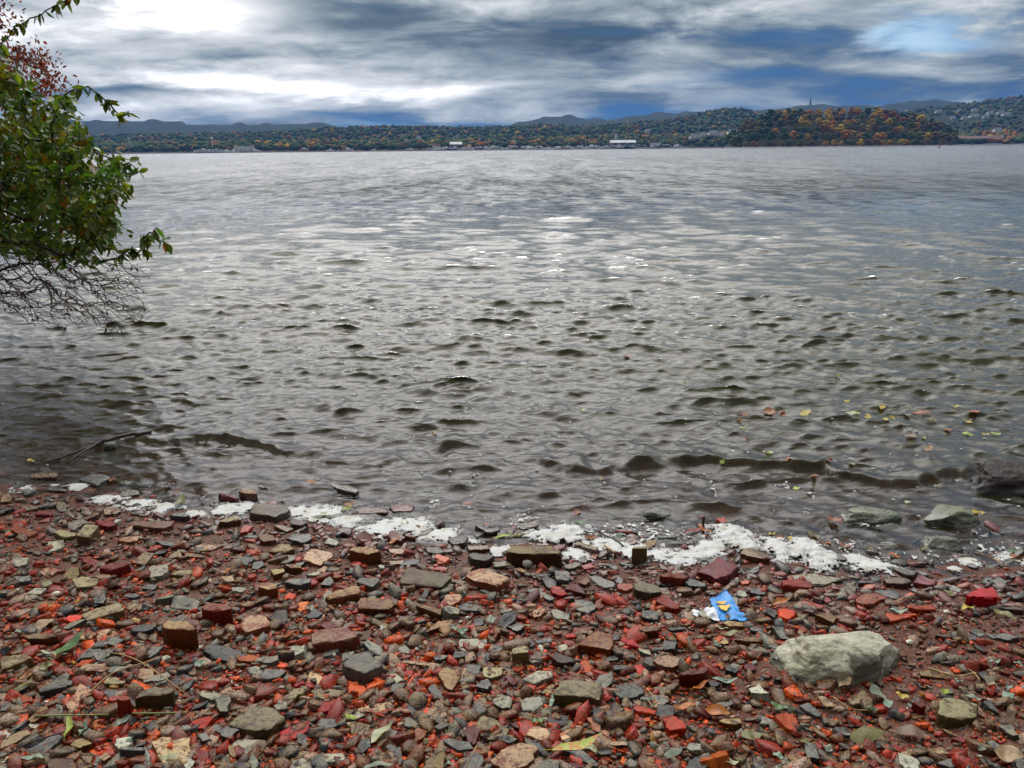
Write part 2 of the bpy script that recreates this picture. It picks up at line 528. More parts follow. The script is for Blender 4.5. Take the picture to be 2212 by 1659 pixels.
def water_material():
    m, g = new_mat('river_water')
    geo = g('ShaderNodeNewGeometry')
    P = geo.outputs['Position']
    dep = g('ShaderNodeAttribute', {'attribute_name': 'depth'}).outputs[2]
    dist = g.m('DIVIDE', g('ShaderNodeSeparateXYZ', Vector=P).outputs[1], 1.0)
    N = geo.outputs['Normal']
    st = g.v('MULTIPLY', P, (.55, 1.5, 1))
    a1 = g.m('ADD', g.m('MULTIPLY', g.noise(st, 24.0, 4, .6, .1), .55), g.noise(g.v('ADD', st, (5, 3, 1)), 9.0, 2, .5, .1))
    a2 = g.noise(g.v('MULTIPLY', P, (.55, 1.3, 1)), 1.7, 4, .62, .3)
    bm1 = g('ShaderNodeBump', Strength=1.0, Distance=.0085, Height=a1)
    far = g.rng(dist, 14, 40, 0.0, 1.0)
    bm2 = g('ShaderNodeBump', Strength=far, Distance=.22, Height=a2, Normal=bm1.outputs[0])
    # chop too small for its own geometry far out: unfiltered slope from noise
    c1 = g.noise(g.v('MULTIPLY', P, (2.2, .8, 1)), 1.0, 4, .65, .3, col=True)
    c2 = g.noise(g.v('MULTIPLY', P, (.45, .07, 1)), 1.0, 4, .7, .3, col=True)
    k = g.v('ADD', g.v('SUBTRACT', c1, (.5, .5, .5)), g.v('MULTIPLY', g.v('SUBTRACT', c2, (.5, .5, .5)), (.6, .6, 0)))
    k = g.v('MULTIPLY', k, (.4, 2.0, 0))
    ks = g('ShaderNodeVectorMath', {'operation': 'SCALE'}, i0=k, Scale=g.rng(dist, 12, 40, 0.0, 1.0)).outputs[0]
    Nn = g.v('NORMALIZE', g.v('ADD', bm2.outputs[0], ks))
    ro = g.rng(dist, 3, 60, .06, .16, 'LINEAR')
    gl = g('ShaderNodeBsdfGlossy', Roughness=ro, Normal=Nn, Color=(.96, .96, 1))
    murk = g.mix(g.rng(dist, 4, 40), (.050, .044, .010), (.055, .050, .020))
    df = g('ShaderNodeBsdfDiffuse', Color=murk, Normal=bm1.outputs[0])
    tr = g('ShaderNodeBsdfTransparent', Color=(.62, .62, .56))
    op = g.rng(dep, 0.0, .22, .08, .97, 'LINEAR')
    body = g('ShaderNodeMixShader', i0=op, i1=tr.outputs[0], i2=df.outputs[0])
    fr = g('ShaderNodeFresnel', IOR=1.34, Normal=Nn)
    frs = g.m('ADD', g.m('MULTIPLY', fr.outputs[0], 1.0), g.rng(dist, 4, 60, .0, .07, 'LINEAR'), clamp=True)
    fm = g('ShaderNodeMixShader', i0=frs, i1=body.outputs[0], i2=gl.outputs[0])
    out(g, fm.outputs[0])
    return m


tag(add('water', wme, mat=water_material()), kind='structure', label='choppy grey-brown river water under an overcast sky')
# ------------------------------------------------------------------ bricks and stones traced one by one
# region, corners of the upper face, height of the visible side below it, material, (label)
REG = {1: (0, 1800), 2: (1024, 1800), 3: (2048, 1800), 4: (3072, 1700), 5: (0, 2350), 6: (1024, 2350), 7: (2048, 2350), 8: (3072, 2350)}
ZS = 2212 / 1024


def rp(reg, x, y):
    ox, oy = REG[reg]
    return (ox + x / ZS) / 4, (oy + y / ZS) / 4


PIECES = [
 (1,[(80,690),(135,648),(330,700),(240,738)],32,'red','orange-red half brick near the left edge, below the left end of the foam'),
 (1,[(455,712),(500,690),(655,705),(650,735),(545,760)],30,'olive'),(1,[(650,730),(735,640),(855,648),(765,745)],70,'olive'),
 (1,[(1100,650),(1130,612),(1480,612),(1495,640),(1420,680)],40,'tan'),
 (1,[(850,1015),(960,965),(1130,985),(985,1035)],62,'red','red brick with a tan top and a bright red corner face'),
 (1,[(1135,965),(1235,885),(1340,885),(1250,990)],20,'tan'),(1,[(320,1055),(400,1015),(510,1030),(420,1095)],20,'tan'),
 (1,[(615,1100),(700,1080),(865,1120),(830,1180),(660,1190)],30,'olive'),(1,[(1005,790),(1060,755),(1200,730),(1190,775),(1100,795)],25,'tan'),
 (1,[(245,215),(310,195),(480,195),(505,215),(480,235),(260,235)],32,'brown'),(1,[(680,250),(800,200),(930,215),(950,240),(840,305)],28,'grey'),
 (1,[(1010,285),(1060,265),(1330,275),(1320,300),(1120,310)],20,'grey'),(1,[(1410,285),(1440,280),(1540,320),(1605,315),(1590,345),(1480,335)],22,'dred'),
 (1,[(1885,375),(1905,362),(2040,400),(2060,425),(1900,392)],60,'dred','dark red brick standing on edge in the shallow water'),
 (1,[(2055,350),(2085,330),(2212,345),(2220,380),(2080,372)],90,'brown'),(1,[(1465,545),(1600,540),(1645,560),(1600,575),(1480,560)],42,'slate'),
 (1,[(1885,620),(1920,600),(2050,560),(2085,600),(2010,610),(1970,620)],48,'brown'),(1,[(890,520),(920,490),(1020,490),(1045,520),(1000,545),(900,555)],15,'tan'),
 (1,[(655,410),(670,375),(740,405),(810,415),(730,440)],22,'dred'),(1,[(400,340),(430,310),(580,335),(560,350),(420,345)],20,'dark'),
 (1,[(1040,360),(1100,340),(1195,345),(1200,375),(1040,395)],20,'grey'),(1,[(110,925),(250,920),(235,980),(150,1010),(95,985)],20,'grey'),
 (1,[(400,790),(550,780),(560,830),(500,860),(415,870)],12,'grey'),(1,[(560,880),(640,860),(680,890),(620,945)],15,'grey'),
 (1,[(700,930),(770,915),(900,975),(830,1000),(710,960)],25,'dred'),(1,[(1590,890),(1760,900),(1750,925),(1600,920)],15,'brown'),
 (1,[(1465,900),(1560,860),(1575,920),(1450,935)],20,'tan'),(1,[(1680,830),(1760,805),(1895,825),(1830,860),(1700,870)],18,'tan'),
 (1,[(1280,1010),(1300,985),(1450,970),(1460,1040),(1400,1100),(1280,1110)],20,'grey'),(1,[(1470,1070),(1560,1030),(1720,1035),(1620,1090)],36,'olive'),
 (1,[(2040,950),(2100,910),(2212,930),(2130,1000)],22,'slate'),(1,[(1530,845),(1590,785),(1650,800),(1630,850)],22,'dred'),
 (1,[(300,545),(330,515),(460,545),(440,570)],30,'red'),(1,[(470,470),(520,440),(580,470),(575,520),(510,530)],15,'olive'),
 (1,[(110,1090),(270,1080),(260,1125),(120,1145)],18,'slate'),(1,[(810,610),(940,600),(1010,630),(940,660),(860,650)],42,'dred'),
 (1,[(220,1250),(300,1190),(405,1185),(350,1240)],20,'grey'),(1,[(1220,1190),(1260,1150),(1370,1165),(1330,1210)],20,'slate'),
 (1,[(170,480),(300,480),(330,500),(220,520)],14,'olive'),(1,[(0,380),(60,370),(110,400),(90,450),(0,450)],20,'brown'),(1,[(860,85),(1000,90),(1020,110),(880,112)],22,'dark'),
 (1,[(120,265),(170,250),(200,290),(140,300)],20,'dark'),(1,[(590,615),(700,590),(800,640),(720,640),(640,690),(580,660)],14,'grey'),
 (2,[(-62,545),(-35,470),(25,455),(250,468),(298,515),(170,585)],48,'olive','large olive-brown brick at the upper edge of the foam, top clear of water'),
 (2,[(630,300),(665,265),(800,300),(890,345),(860,370),(700,330)],58,'dark'),
 (2,[(1340,310),(1690,278),(1695,300),(1560,340),(1330,335)],36,'dark','long dark brick lying low in the shallow water, beyond the foam'),
 (2,[(1390,350),(1450,335),(1540,345),(1550,390),(1400,395)],42,'dark'),(2,[(1768,250),(1790,235),(1925,300),(1890,330),(1760,300)],36,'dark'),
 (2,[(860,510),(900,485),(1110,500),(1145,530),(1130,545),(880,540)],52,'dred','dark red brick with a rounded back lying in water beside the foam'),
 (2,[(1150,480),(1280,450),(1360,480),(1350,530),(1180,530)],60,'dred'),(2,[(1155,575),(1200,555),(1350,565),(1300,600),(1170,610)],16,'brown'),
 (2,[(290,600),(330,590),(450,620),(400,650),(300,640)],48,'dark'),(2,[(720,560),(830,550),(830,580),(730,580)],16,'dark'),
 (2,[(1125,740),(1170,690),(1295,745),(1250,780),(1190,780)],44,'dred'),(2,[(1888,640),(1990,680),(2105,660),(2110,690),(2000,710)],48,'dark'),
 (2,[(1650,770),(1780,720),(1840,740),(1800,800),(1700,820)],42,'dark'),(2,[(1820,830),(2010,820),(2025,850),(1840,860)],36,'brown'),
 (2,[(1825,900),(1870,880),(2060,905),(2040,930),(1990,960),(1860,940)],62,'dark'),
 (2,[(800,860),(850,830),(1000,835),(1085,870),(960,905),(930,890)],92,'brown','thick brown brick with a grey-green top, just below the foam'),
 (2,[(395,950),(480,850),(650,870),(665,910),(560,1000)],26,'tan'),(2,[(95,880),(190,810),(290,805),(335,850),(250,880)],36,'brown'),
 (2,[(265,760),(300,720),(470,720),(485,760),(400,800)],36,'slate'),
 (2,[(1240,1110),(1310,1010),(1680,1070),(1685,1110),(1610,1180),(1250,1140)],50,'olive','large flat whole brick with a smooth yellowish top, just below the foam'),
 (2,[(1710,1130),(1750,1110),(1925,1170),(1900,1200),(1780,1180)],26,'tan'),
 (2,[(1800,1090),(1860,1045),(1960,1015),(2195,1100),(2120,1160),(2070,1170)],72,'tan','thick tan brick with a reddish far corner, right beside the large flat whole brick'),
 (2,[(1425,1000),(1640,1010),(1650,1040),(1440,1025)],12,'orange'),(2,[(235,1140),(300,1110),(480,1105),(475,1140),(380,1170)],42,'slate'),
 (2,[(10,1180),(60,1140),(160,1150),(190,1190),(100,1210)],70,'brown'),(2,[(865,1140),(890,1105),(1060,1095),(1070,1120),(1000,1180)],50,'grey'),
 (2,[(590,1260),(690,1205),(870,1165),(905,1200),(900,1240),(640,1290)],52,'brown'),(2,[(590,800),(620,750),(720,790),(700,820)],22,'grey'),
 (2,[(690,690),(740,665),(825,665),(820,700),(800,735)],26,'dred'),(2,[(1450,830),(1590,825),(1635,880),(1550,900),(1480,880)],26,'dark'),
 (2,[(1140,850),(1280,850),(1290,905),(1170,890)],14,'tan'),(2,[(1150,960),(1280,950),(1270,980),(1160,985)],20,'tan'),
 (2,[(120,1030),(240,1020),(250,1050),(150,1080)],42,'brown'),(2,[(245,990),(380,985),(395,1015),(300,1020)],52,'brown'),
 (2,[(520,1040),(600,995),(640,1030),(600,1060)],16,'tan'),(2,[(1530,920),(1560,895),(1680,930),(1640,970)],26,'orange'),
 (2,[(620,1080),(680,1040),(745,1090),(700,1110)],32,'dred'),(2,[(260,250),(300,260),(430,245),(430,265),(320,275)],12,'dark'),
 (2,[(0,235),(60,225),(130,240),(110,250)],32,'dark'),(2,[(5,290),(90,300),(100,330),(20,320)],42,'dred'),(2,[(0,740),(60,720),(150,730),(175,770),(60,790)],42,'brown'),
 (2,[(150,660),(220,650),(330,670),(260,700)],26,'brown'),(2,[(1360,930),(1420,940),(1400,985),(1240,1000),(1290,950)],16,'slate'),(2,[(2040,960),(2212,960),(2212,1000),(2060,1000)],30,'olive'),
 (2,[(960,800),(1040,780),(1070,800),(1000,825)],18,'brown'),(2,[(1020,680),(1060,655),(1120,665),(1100,690)],16,'dark'),(2,[(1420,765),(1500,755),(1530,775),(1470,790)],16,'grey'),
 (3,[(-55,865),(0,815),(330,828),(430,885),(420,910),(200,900),(0,885)],105,'brown','long dark brown brick slab with the white foam behind it'),
 (3,[(535,805),(560,775),(650,810),(755,845),(720,880),(690,860),(600,830)],52,'brown'),
 (3,[(1035,852),(1050,832),(1165,832),(1168,852)],128,'olive','squarish tan brick piece standing upright in the foam'),
 (3,[(1465,760),(1510,710),(1630,695),(1660,740),(1620,790),(1500,790)],30,'dark'),
 (3,[(1600,1040),(1800,918),(1960,1000),(1890,1080),(1770,1110)],60,'dred','big diamond-shaped dark red brick at the lower edge of the foam'),
 (3,[(1615,870),(1640,840),(1730,890),(1700,925)],22,'red'),(3,[(1725,930),(1760,880),(1870,930),(1860,960),(1800,950)],22,'slate'),
 (3,[(1545,910),(1580,895),(1690,960),(1660,980)],16,'brown'),(3,[(1965,890),(2010,845),(2070,840),(2212,895),(2240,930),(2170,940),(2060,920)],52,'brown'),
 (3,[(55,640),(100,620),(220,610),(230,650),(190,665),(70,680)],42,'brown'),(3,[(365,1045),(380,1035),(490,1040),(505,1100),(490,1130),(380,1120)],46,'slate'),
 (3,[(665,1090),(720,1075),(895,1150),(890,1180),(810,1190),(740,1160)],22,'pale'),(3,[(905,1150),(1040,1150),(1045,1190),(1000,1220),(915,1200)],22,'orange'),
 (3,[(1050,1160),(1090,1120),(1270,1170),(1295,1220),(1180,1230),(1060,1200)],72,'olive'),(3,[(440,1200),(510,1145),(600,1180),(640,1240),(530,1215)],42,'dred'),
 (3,[(1270,1070),(1450,1055),(1530,1090),(1480,1110),(1300,1090)],72,'red'),(3,[(1480,1130),(1540,1110),(1690,1150),(1660,1180),(1530,1170)],42,'slate'),
 (3,[(130,1060),(240,1050),(250,1075),(150,1085)],20,'brown'),(3,[(0,1030),(60,1010),(130,1040),(100,1060)],28,'brown'),(3,[(205,1075),(300,1060),(340,1080),(240,1095)],32,'dark'),
 (3,[(565,940),(610,920),(660,945),(640,970),(580,960)],22,'dark'),(3,[(670,920),(710,890),(745,905),(720,940)],22,'red'),(3,[(595,1000),(690,970),(710,1010),(620,1030)],16,'red'),
 (3,[(920,965),(1060,990),(1040,1005),(950,990)],16,'slate'),(3,[(720,965),(900,1000),(860,1010),(750,990)],16,'slate'),(3,[(1270,970),(1340,1020),(1360,1040),(1280,1020)],16,'brown'),
 (3,[(1160,1040),(1250,1035),(1265,1062),(1180,1065)],12,'red'),(3,[(1280,692),(1400,688),(1405,706),(1285,708)],16,'tan'),
 (3,[(570,1140),(650,1090),(680,1130),(640,1160)],32,'brown'),(3,[(110,1210),(220,1190),(380,1280),(330,1296),(200,1230)],22,'slate'),
 (3,[(1970,1130),(2040,1120),(2055,1150),(1990,1160)],22,'orange'),(3,[(1000,1090),(1100,1120),(1090,1135),(1010,1110)],10,'dred'),
 (3,[(1000,1100),(1060,1090),(1140,1110),(1080,1140)],8,'tan'),(3,[(1240,1130),(1290,1120),(1300,1160),(1260,1170)],16,'brown'),
 (4,[(500,1095),(600,1100),(685,1145),(680,1160),(570,1160)],48,'dark','dark block with a grey top at the right end of the largest foam heap'),
 (4,[(475,1240),(560,1210),(575,1225),(520,1255)],12,'grey'),(4,[(1065,1228),(1110,1225),(1300,1260),(1250,1300),(1190,1290)],46,'dark'),
 (4,[(1250,1360),(1310,1280),(1480,1350),(1400,1390)],28,'red'),(4,[(1000,1330),(1040,1310),(1200,1320),(1245,1350),(1180,1370),(1030,1360)],46,'brown'),
 (4,[(780,1345),(920,1340),(925,1360),(790,1365)],32,'dark'),
 (4,[(140,1300),(400,1280),(650,1340),(500,1380),(380,1370),(200,1330)],12,'olive'),
 (4,[(110,1345),(200,1325),(380,1350),(385,1395),(300,1400),(130,1390)],52,'red','crumbling red brick below the largest foam heap'),
 (4,[(610,1410),(700,1370),(770,1400),(760,1440),(640,1440)],22,'olive'),(4,[(1385,1440),(1450,1420),(1530,1440),(1500,1470)],22,'olive'),
 (4,[(1470,1330),(1640,1305),(1660,1330),(1520,1350)],22,'dark'),(4,[(130,1140),(180,1150),(185,1175),(140,1165)],9,'dark'),
 (4,[(2070,1280),(2180,1290),(2200,1310),(2100,1320)],22,'dark'),(4,[(80,610),(140,600),(150,640),(100,650)],32,'dred'),
 (4,[(430,850),(500,830),(550,850),(520,870)],18,'dred'),(4,[(670,690),(740,665),(790,690),(720,705)],8,'brown'),(4,[(310,1255),(345,1245),(370,1260),(330,1270)],10,'dred'),
 (5,[(695,225),(860,165),(1040,125),(1080,200),(750,280)],46,'olive','long olive-tan brick lying aslant, up and left of the rounded cube'),
 (5,[(1390,320),(1430,282),(1620,285),(1700,350),(1640,365),(1420,355)],160,'brown','tall rounded cube of brick with a pale worn top, the blockiest piece on the left'),
 (5,[(1465,170),(1500,80),(1580,70),(1730,110),(1700,185),(1560,180)],26,'grey'),
 (5,[(1735,170),(1790,130),(1950,140),(2010,180),(1920,200),(1760,190)],108,'dred','dark red block of brick with a crumbly grey top'),
 (5,[(2065,330),(2080,280),(2150,235),(2300,240),(2340,320),(2120,380)],60,'tan'),(5,[(200,430),(270,395),(450,390),(485,420),(380,445),(240,445)],52,'brown'),
 (5,[(590,430),(640,385),(790,375),(845,400),(780,445),(600,450)],14,'tan'),(5,[(830,430),(860,360),(950,350),(1020,390),(990,480),(910,510),(840,480)],12,'tan'),
 (5,[(1120,350),(1200,315),(1310,310),(1330,360),(1250,385),(1140,380)],34,'slate'),(5,[(1090,185),(1110,130),(1225,140),(1225,180),(1180,195)],14,'tan'),
 (5,[(1745,530),(1800,495),(2020,520),(2180,560),(2040,630),(1840,610)],28,'slate','wide dark grey slab lying flat beside the rounded cube of brick'),
 (5,[(0,650),(0,590),(250,570),(285,600),(200,640),(0,700)],38,'olive'),(5,[(645,620),(730,550),(820,485),(890,540),(870,590),(720,600)],32,'slate'),
 (5,[(680,700),(720,665),(1020,645),(980,690),(880,725),(720,725)],26,'tan'),(5,[(1180,780),(1210,700),(1330,700),(1330,770),(1270,800)],14,'tan'),
 (5,[(890,830),(920,780),(1010,770),(1070,820),(980,835)],28,'olive'),(5,[(330,870),(460,820),(620,790),(635,830),(560,860),(340,900)],52,'slate'),
 (5,[(555,1010),(640,930),(690,830),(840,900),(700,950),(680,1020),(650,1080)],14,'tan'),
 (5,[(1155,970),(1210,890),(1330,850),(1495,860),(1490,900),(1400,930),(1210,940)],98,'olive','thick olive-brown half brick standing high beside the red stub'),
 (5,[(1000,965),(1030,938),(1100,938),(1128,970),(1060,985)],135,'red','upright bright red stub of brick'),
 (5,[(880,890),(920,870),(1020,880),(1030,940),(940,960)],12,'slate'),
 (5,[(1300,1340),(1400,1280),(1640,1270),(1650,1480),(1600,1540),(1400,1530)],24,'tan','broad flat pinkish-tan slab near the bottom edge with a pale leaf on it'),
 (5,[(1925,1430),(2040,1310),(2270,1310),(2300,1360),(2212,1440)],34,'grey'),(5,[(600,1360),(650,1310),(740,1300),(800,1350),(680,1390)],42,'brown'),
 (5,[(1020,1390),(1060,1375),(1240,1380),(1245,1400),(1200,1410),(1030,1405)],75,'slate'),
 (5,[(760,1410),(800,1385),(900,1385),(930,1410),(850,1460),(790,1450)],12,'orange','smooth oval orange-red shard near the bottom left'),
 (5,[(0,1330),(120,1250),(240,1220),(280,1260),(60,1380),(0,1400)],32,'tan'),(5,[(100,1470),(300,1360),(480,1260),(560,1280),(440,1380),(400,1460)],22,'slate'),
 (5,[(1545,1180),(1620,1080),(1690,1065),(1690,1120),(1640,1190)],16,'red'),(5,[(1680,1420),(1700,1395),(1810,1420),(1800,1480),(1700,1500)],22,'red'),
 (5,[(480,960),(520,915),(600,950),(560,1000)],16,'slate'),(5,[(1120,270),(1150,250),(1240,285),(1180,310)],14,'brown'),
 (5,[(0,980),(60,960),(130,980),(100,1050),(0,1070)],22,'slate'),(5,[(135,970),(200,925),(280,940),(290,980),(160,1000)],32,'red'),
 (5,[(1460,800),(1540,715),(1690,790),(1640,870),(1590,890)],14,'slate'),(5,[(2120,690),(2212,670),(2280,690),(2250,760),(2160,750)],16,'grey'),
 (5,[(720,800),(740,765),(790,770),(780,810)],22,'orange'),(5,[(800,1170),(830,1140),(900,1135),(890,1180),(820,1220)],12,'orange'),
 (5,[(1040,910),(1080,880),(1140,885),(1130,930)],14,'orange'),(5,[(1270,1220),(1320,1200),(1370,1225),(1340,1260),(1280,1250)],14,'red'),
 (5,[(700,1080),(820,1040),(910,1060),(850,1085)],12,'slate'),(5,[(1480,1010),(1540,960),(1600,980),(1560,1030)],12,'grey'),
 (6,[(-250,1190),(-130,1090),(20,1010),(130,1020),(260,1110),(110,1230),(-50,1245)],62,'olive','big thick olive-brown brick low on the left, pointing away from the camera'),
 (6,[(475,400),(510,360),(780,330),(900,430),(760,460),(490,490)],66,'tan','big wedge-topped brick with a light purplish-tan top and thick front side'),
 (6,[(870,130),(900,88),(1180,95),(1188,150),(1150,180),(880,180)],62,'brown','rounded pillow-shaped dark brown brick'),(6,[(920,270),(980,245),(1175,330),(1140,375),(1060,330)],22,'olive'),
 (6,[(1375,150),(1420,135),(1610,190),(1600,240),(1500,200)],52,'brown'),(6,[(1590,130),(1640,60),(1770,50),(1780,90),(1690,150),(1600,180)],36,'tan'),
 (6,[(1440,400),(1560,290),(1700,265),(1700,340),(1640,420),(1570,350)],28,'brown'),
 (6,[(730,660),(860,560),(960,545),(1090,650),(1080,680),(930,750),(850,720)],88,'grey','chunky grey-tan block with grooves across its top'),
 (6,[(410,790),(470,730),(640,780),(600,830),(540,860)],14,'tan'),(6,[(235,940),(330,870),(460,860),(400,930),(280,970)],32,'olive'),
 (6,[(460,900),(560,870),(770,880),(720,930),(560,965)],22,'olive'),
 (6,[(740,797),(820,805),(950,860),(982,900),(930,935),(830,900)],14,'orange','bright orange teardrop-shaped smooth shard of brick'),
 (6,[(515,1040),(570,985),(700,985),(730,1040),(560,1070)],32,'red'),(6,[(510,1190),(560,1130),(680,1130),(700,1190),(620,1220)],32,'slate'),
 (6,[(1110,745),(1210,735),(1280,800),(1200,830),(1120,800)],14,'grey'),(6,[(1565,740),(1620,670),(1770,710),(1770,760),(1690,905),(1640,880)],24,'brown'),
 (6,[(1810,660),(1950,660),(1930,760),(1840,740)],12,'slate'),(6,[(1960,680),(2140,680),(2130,760),(2030,790),(1960,760)],28,'olive'),
 (6,[(1250,640),(1270,618),(1450,640),(1600,670),(1560,690)],16,'tan'),
 (6,[(1870,1230),(1940,1110),(2050,1120),(2200,1230),(2130,1290),(2010,1310)],26,'olive','five-sided mossy-looking olive slab with a reddish rim'),
 (6,[(1605,1320),(1650,1295),(1850,1330),(1880,1390),(1740,1410)],44,'slate'),(6,[(1290,1290),(1400,1200),(1490,1240),(1450,1300),(1380,1330)],22,'brown'),
 (6,[(1285,990),(1330,1000),(1410,1100),(1360,1110),(1290,1060)],22,'slate'),(6,[(1280,1120),(1320,1110),(1440,1180),(1340,1210),(1280,1200)],22,'grey'),
 (6,[(1640,1120),(1820,1065),(1830,1130),(1700,1180),(1640,1160)],22,'red'),(6,[(1530,1210),(1620,1150),(1680,1180),(1580,1230)],28,'grey'),
 (6,[(1710,900),(1870,900),(1870,940),(1810,975)],16,'orange'),(6,[(1875,950),(2040,940),(2030,1020),(1890,1070)],10,'tan'),
 (6,[(870,1060),(1000,1000),(1190,985),(1180,1060),(1050,1085)],14,'tan'),(6,[(770,1170),(900,1160),(1100,1200),(960,1240),(860,1270)],18,'olive'),
 (6,[(530,1470),(600,1425),(760,1430),(780,1490),(640,1515)],32,'grey'),(6,[(240,1540),(370,1470),(510,1460),(590,1560),(400,1600),(250,1600)],16,'grey'),
 (6,[(180,1280),(280,1200),(400,1170),(470,1130),(450,1230),(330,1320)],22,'red','ragged flat red fragment with torn edges, just right of the big thick olive-brown brick'),
 (6,[(10,760),(80,705),(270,710),(200,770),(60,790)],32,'slate'),(6,[(-60,1370),(0,1320),(80,1310),(100,1350),(40,1430),(-20,1430)],42,'olive'),
 (6,[(270,1090),(340,1075),(430,1100),(330,1110)],26,'dred'),(6,[(1070,570),(1150,545),(1200,570),(1260,650),(1170,690),(1100,620)],14,'tan'),
 (6,[(1740,520),(1760,440),(2000,450),(2000,520),(1850,560)],8,'pale'),(6,[(1835,330),(1900,260),(1980,255),(1970,320),(1900,340)],22,'slate'),
 (6,[(1735,160),(1810,125),(1970,165),(1960,200),(1780,190)],22,'slate'),(6,[(1110,1370),(1160,1340),(1220,1370),(1250,1420),(1180,1430)],28,'slate'),
 (6,[(430,240),(510,165),(580,220),(540,260),(450,270)],28,'slate'),(6,[(110,260),(170,190),(270,190),(280,290),(200,310)],32,'dark'),
 (6,[(1905,560),(2040,555),(2060,600),(1990,640),(1920,620)],16,'slate'),(6,[(1220,520),(1290,495),(1345,540),(1320,570),(1240,565)],20,'slate'),
 (6,[(330,170),(380,125),(455,120),(450,180),(380,200)],14,'orange'),(6,[(240,80),(290,40),(350,60),(320,100)],12,'orange'),
 (6,[(310,640),(350,620),(400,640),(380,670)],14,'orange'),(6,[(175,680),(220,650),(280,655),(240,690)],12,'orange'),(6,[(280,820),(320,770),(380,780),(410,830),(340,860)],14,'red'),
 (6,[(1265,750),(1310,705),(1365,720),(1340,765)],12,'red'),(6,[(1290,850),(1380,730),(1415,740),(1320,860)],8,'orange'),(6,[(1430,1070),(1480,1030),(1530,1060),(1480,1100)],14,'orange'),
 (6,[(1485,1350),(1520,1320),(1600,1350),(1560,1390)],14,'orange'),(6,[(1700,310),(1840,330)  ,(1830,350),(1750,345)],8,'brown'),(6,[(1945,1430),(1990,1400),(2060,1420),(2000,1490),(1950,1480)],20,'orange'),
 (6,[(790,340),(900,335),(905,360),(830,368)],12,'orange'),(6,[(240,1180)  ,(260,1150),(300,1160),(290,1190)],8,'red'),(6,[(1215,1520),(1280,1490),(1380,1510),(1370,1560),(1240,1570)],14,'red'),
 (6,[(1370,870),(1440,820),(1480,850),(1430,930),(1390,920)],8,'red'),(6,[(1480,870),(1530,830),(1640,930),(1620,980),(1540,950)],24,'slate'),
 (7,[(-200,1500),(-80,1385),(20,1345),(200,1350),(228,1380),(140,1520),(60,1550),(-100,1560)],44,'tan','big tan brick cut by the bottom edge, with a rusty brown right side'),
 (7,[(350,930),(420,800),(560,790),(785,830),(785,900),(760,980),(560,940)],70,'olive','largest olive-tan brick of the middle, with a rough reddish front edge'),
 (7,[(1230,105),(1330,65),(1455,150),(1450,175),(1350,170)],52,'red','clean-edged pinkish-red brick cube left of the blue wrapper'),
 (7,[(540,130),(570,95),(700,120),(730,180),(660,230),(550,180)],26,'slate'),(7,[(1115,200),(1220,190),(1285,230),(1260,270),(1170,265),(1120,250)],32,'slate'),
 (7,[(320,210),(370,175),(500,230),(490,270),(380,270)],26,'pale'),(7,[(170,210),(240,165),(300,180),(240,250),(190,260)],16,'tan'),
 (7,[(560,490),(640,420),(740,370),(870,400),(880,480),(850,540),(700,510)],75,'brown','large rounded dark brown block with a layered front side'),
 (7,[(1080,350),(1140,325),(1250,330),(1270,370),(1160,380)],56,'brown'),(7,[(1340,345),(1500,340),(1505,360),(1380,370)],22,'slate'),
 (7,[(930,440),(960,420),(1060,440),(1115,530),(1000,490)],22,'red'),(7,[(1150,460),(1210,460),(1240,500),(1190,530)],8,'slate'),
 (7,[(1215,620),(1260,590),(1330,575),(1480,600),(1505,650),(1370,690),(1250,660)],50,'tan'),
 (7,[(1445,740),(1520,710),(1640,700),(1700,680),(1690,730),(1600,750),(1480,755)],105,'dred','dark red curved block with a steep shadowy front, below the blue wrapper'),
 (7,[(1210,850),(1280,870),(1420,820),(1450,840),(1300,930)],24,'olive'),(7,[(860,880),(920,830),(1060,810),(1160,890),(1080,950),(960,960),(900,930)],42,'slate'),
 (7,[(80,800),(200,715),(350,710),(355,760),(260,800),(190,840)],42,'grey'),(7,[(340,610),(370,555),(550,610),(540,640),(400,650)],50,'dark'),
 (7,[(0,530),(60,500),(125,505),(145,560),(0,575)],92,'olive'),(7,[(870,685),(890,670),(1010,665),(1025,700),(880,710)],34,'slate'),
 (7,[(70,1000),(110,950),(260,940),(275,1000),(200,1060),(90,1060)],32,'pale'),(7,[(300,1120),(350,1090),(495,1110),(490,1180),(400,1200),(310,1180)],16,'slate'),
 (7,[(105,1270),(170,1200),(290,1210),(370,1290),(330,1330),(240,1310)],38,'tan'),(7,[(410,1270),(580,1130),(660,1180),(720,1230),(540,1300),(430,1330)],22,'tan'),
 (7,[(425,1400),(520,1380),(600,1390),(760,1520),(700,1540),(520,1440)],28,'slate'),(7,[(1045,1030),(1100,1015),(1250,1060),(1230,1095),(1060,1070)],28,'orange'),
 (7,[(1010,1130),(1190,1120),(1200,1150),(1080,1160)],12,'orange'),(7,[(1665,1060),(1760,990),(1950,960),(1990,985),(1850,1030),(1720,1060)],22,'slate'),
 (7,[(1780,1150),(1830,1130),(1970,1130),(1990,1170),(1900,1180)],42,'brown'),(7,[(565,690),(600,620),(660,620),(710,690),(660,740),(580,730)],18,'red'),
 (7,[(500,350),(720,335),(640,400),(560,380)],22,'tan'),(7,[(725,1420),(780,1400),(870,1405),(850,1435),(760,1440)],32,'slate'),
 (7,[(330,1500),(380,1490),(640,1540),(620,1560),(400,1540)],16,'dred'),(7,[(1230,1490),(1500,1510),(1560,1560),(1240,1560)],16,'red'),
 (7,[(1815,300),(1860,285),(1990,300),(2010,330),(1870,330)],28,'brown'),(7,[(2050,350),(2100,330),(2170,360),(2170,385),(2070,375)],24,'slate'),
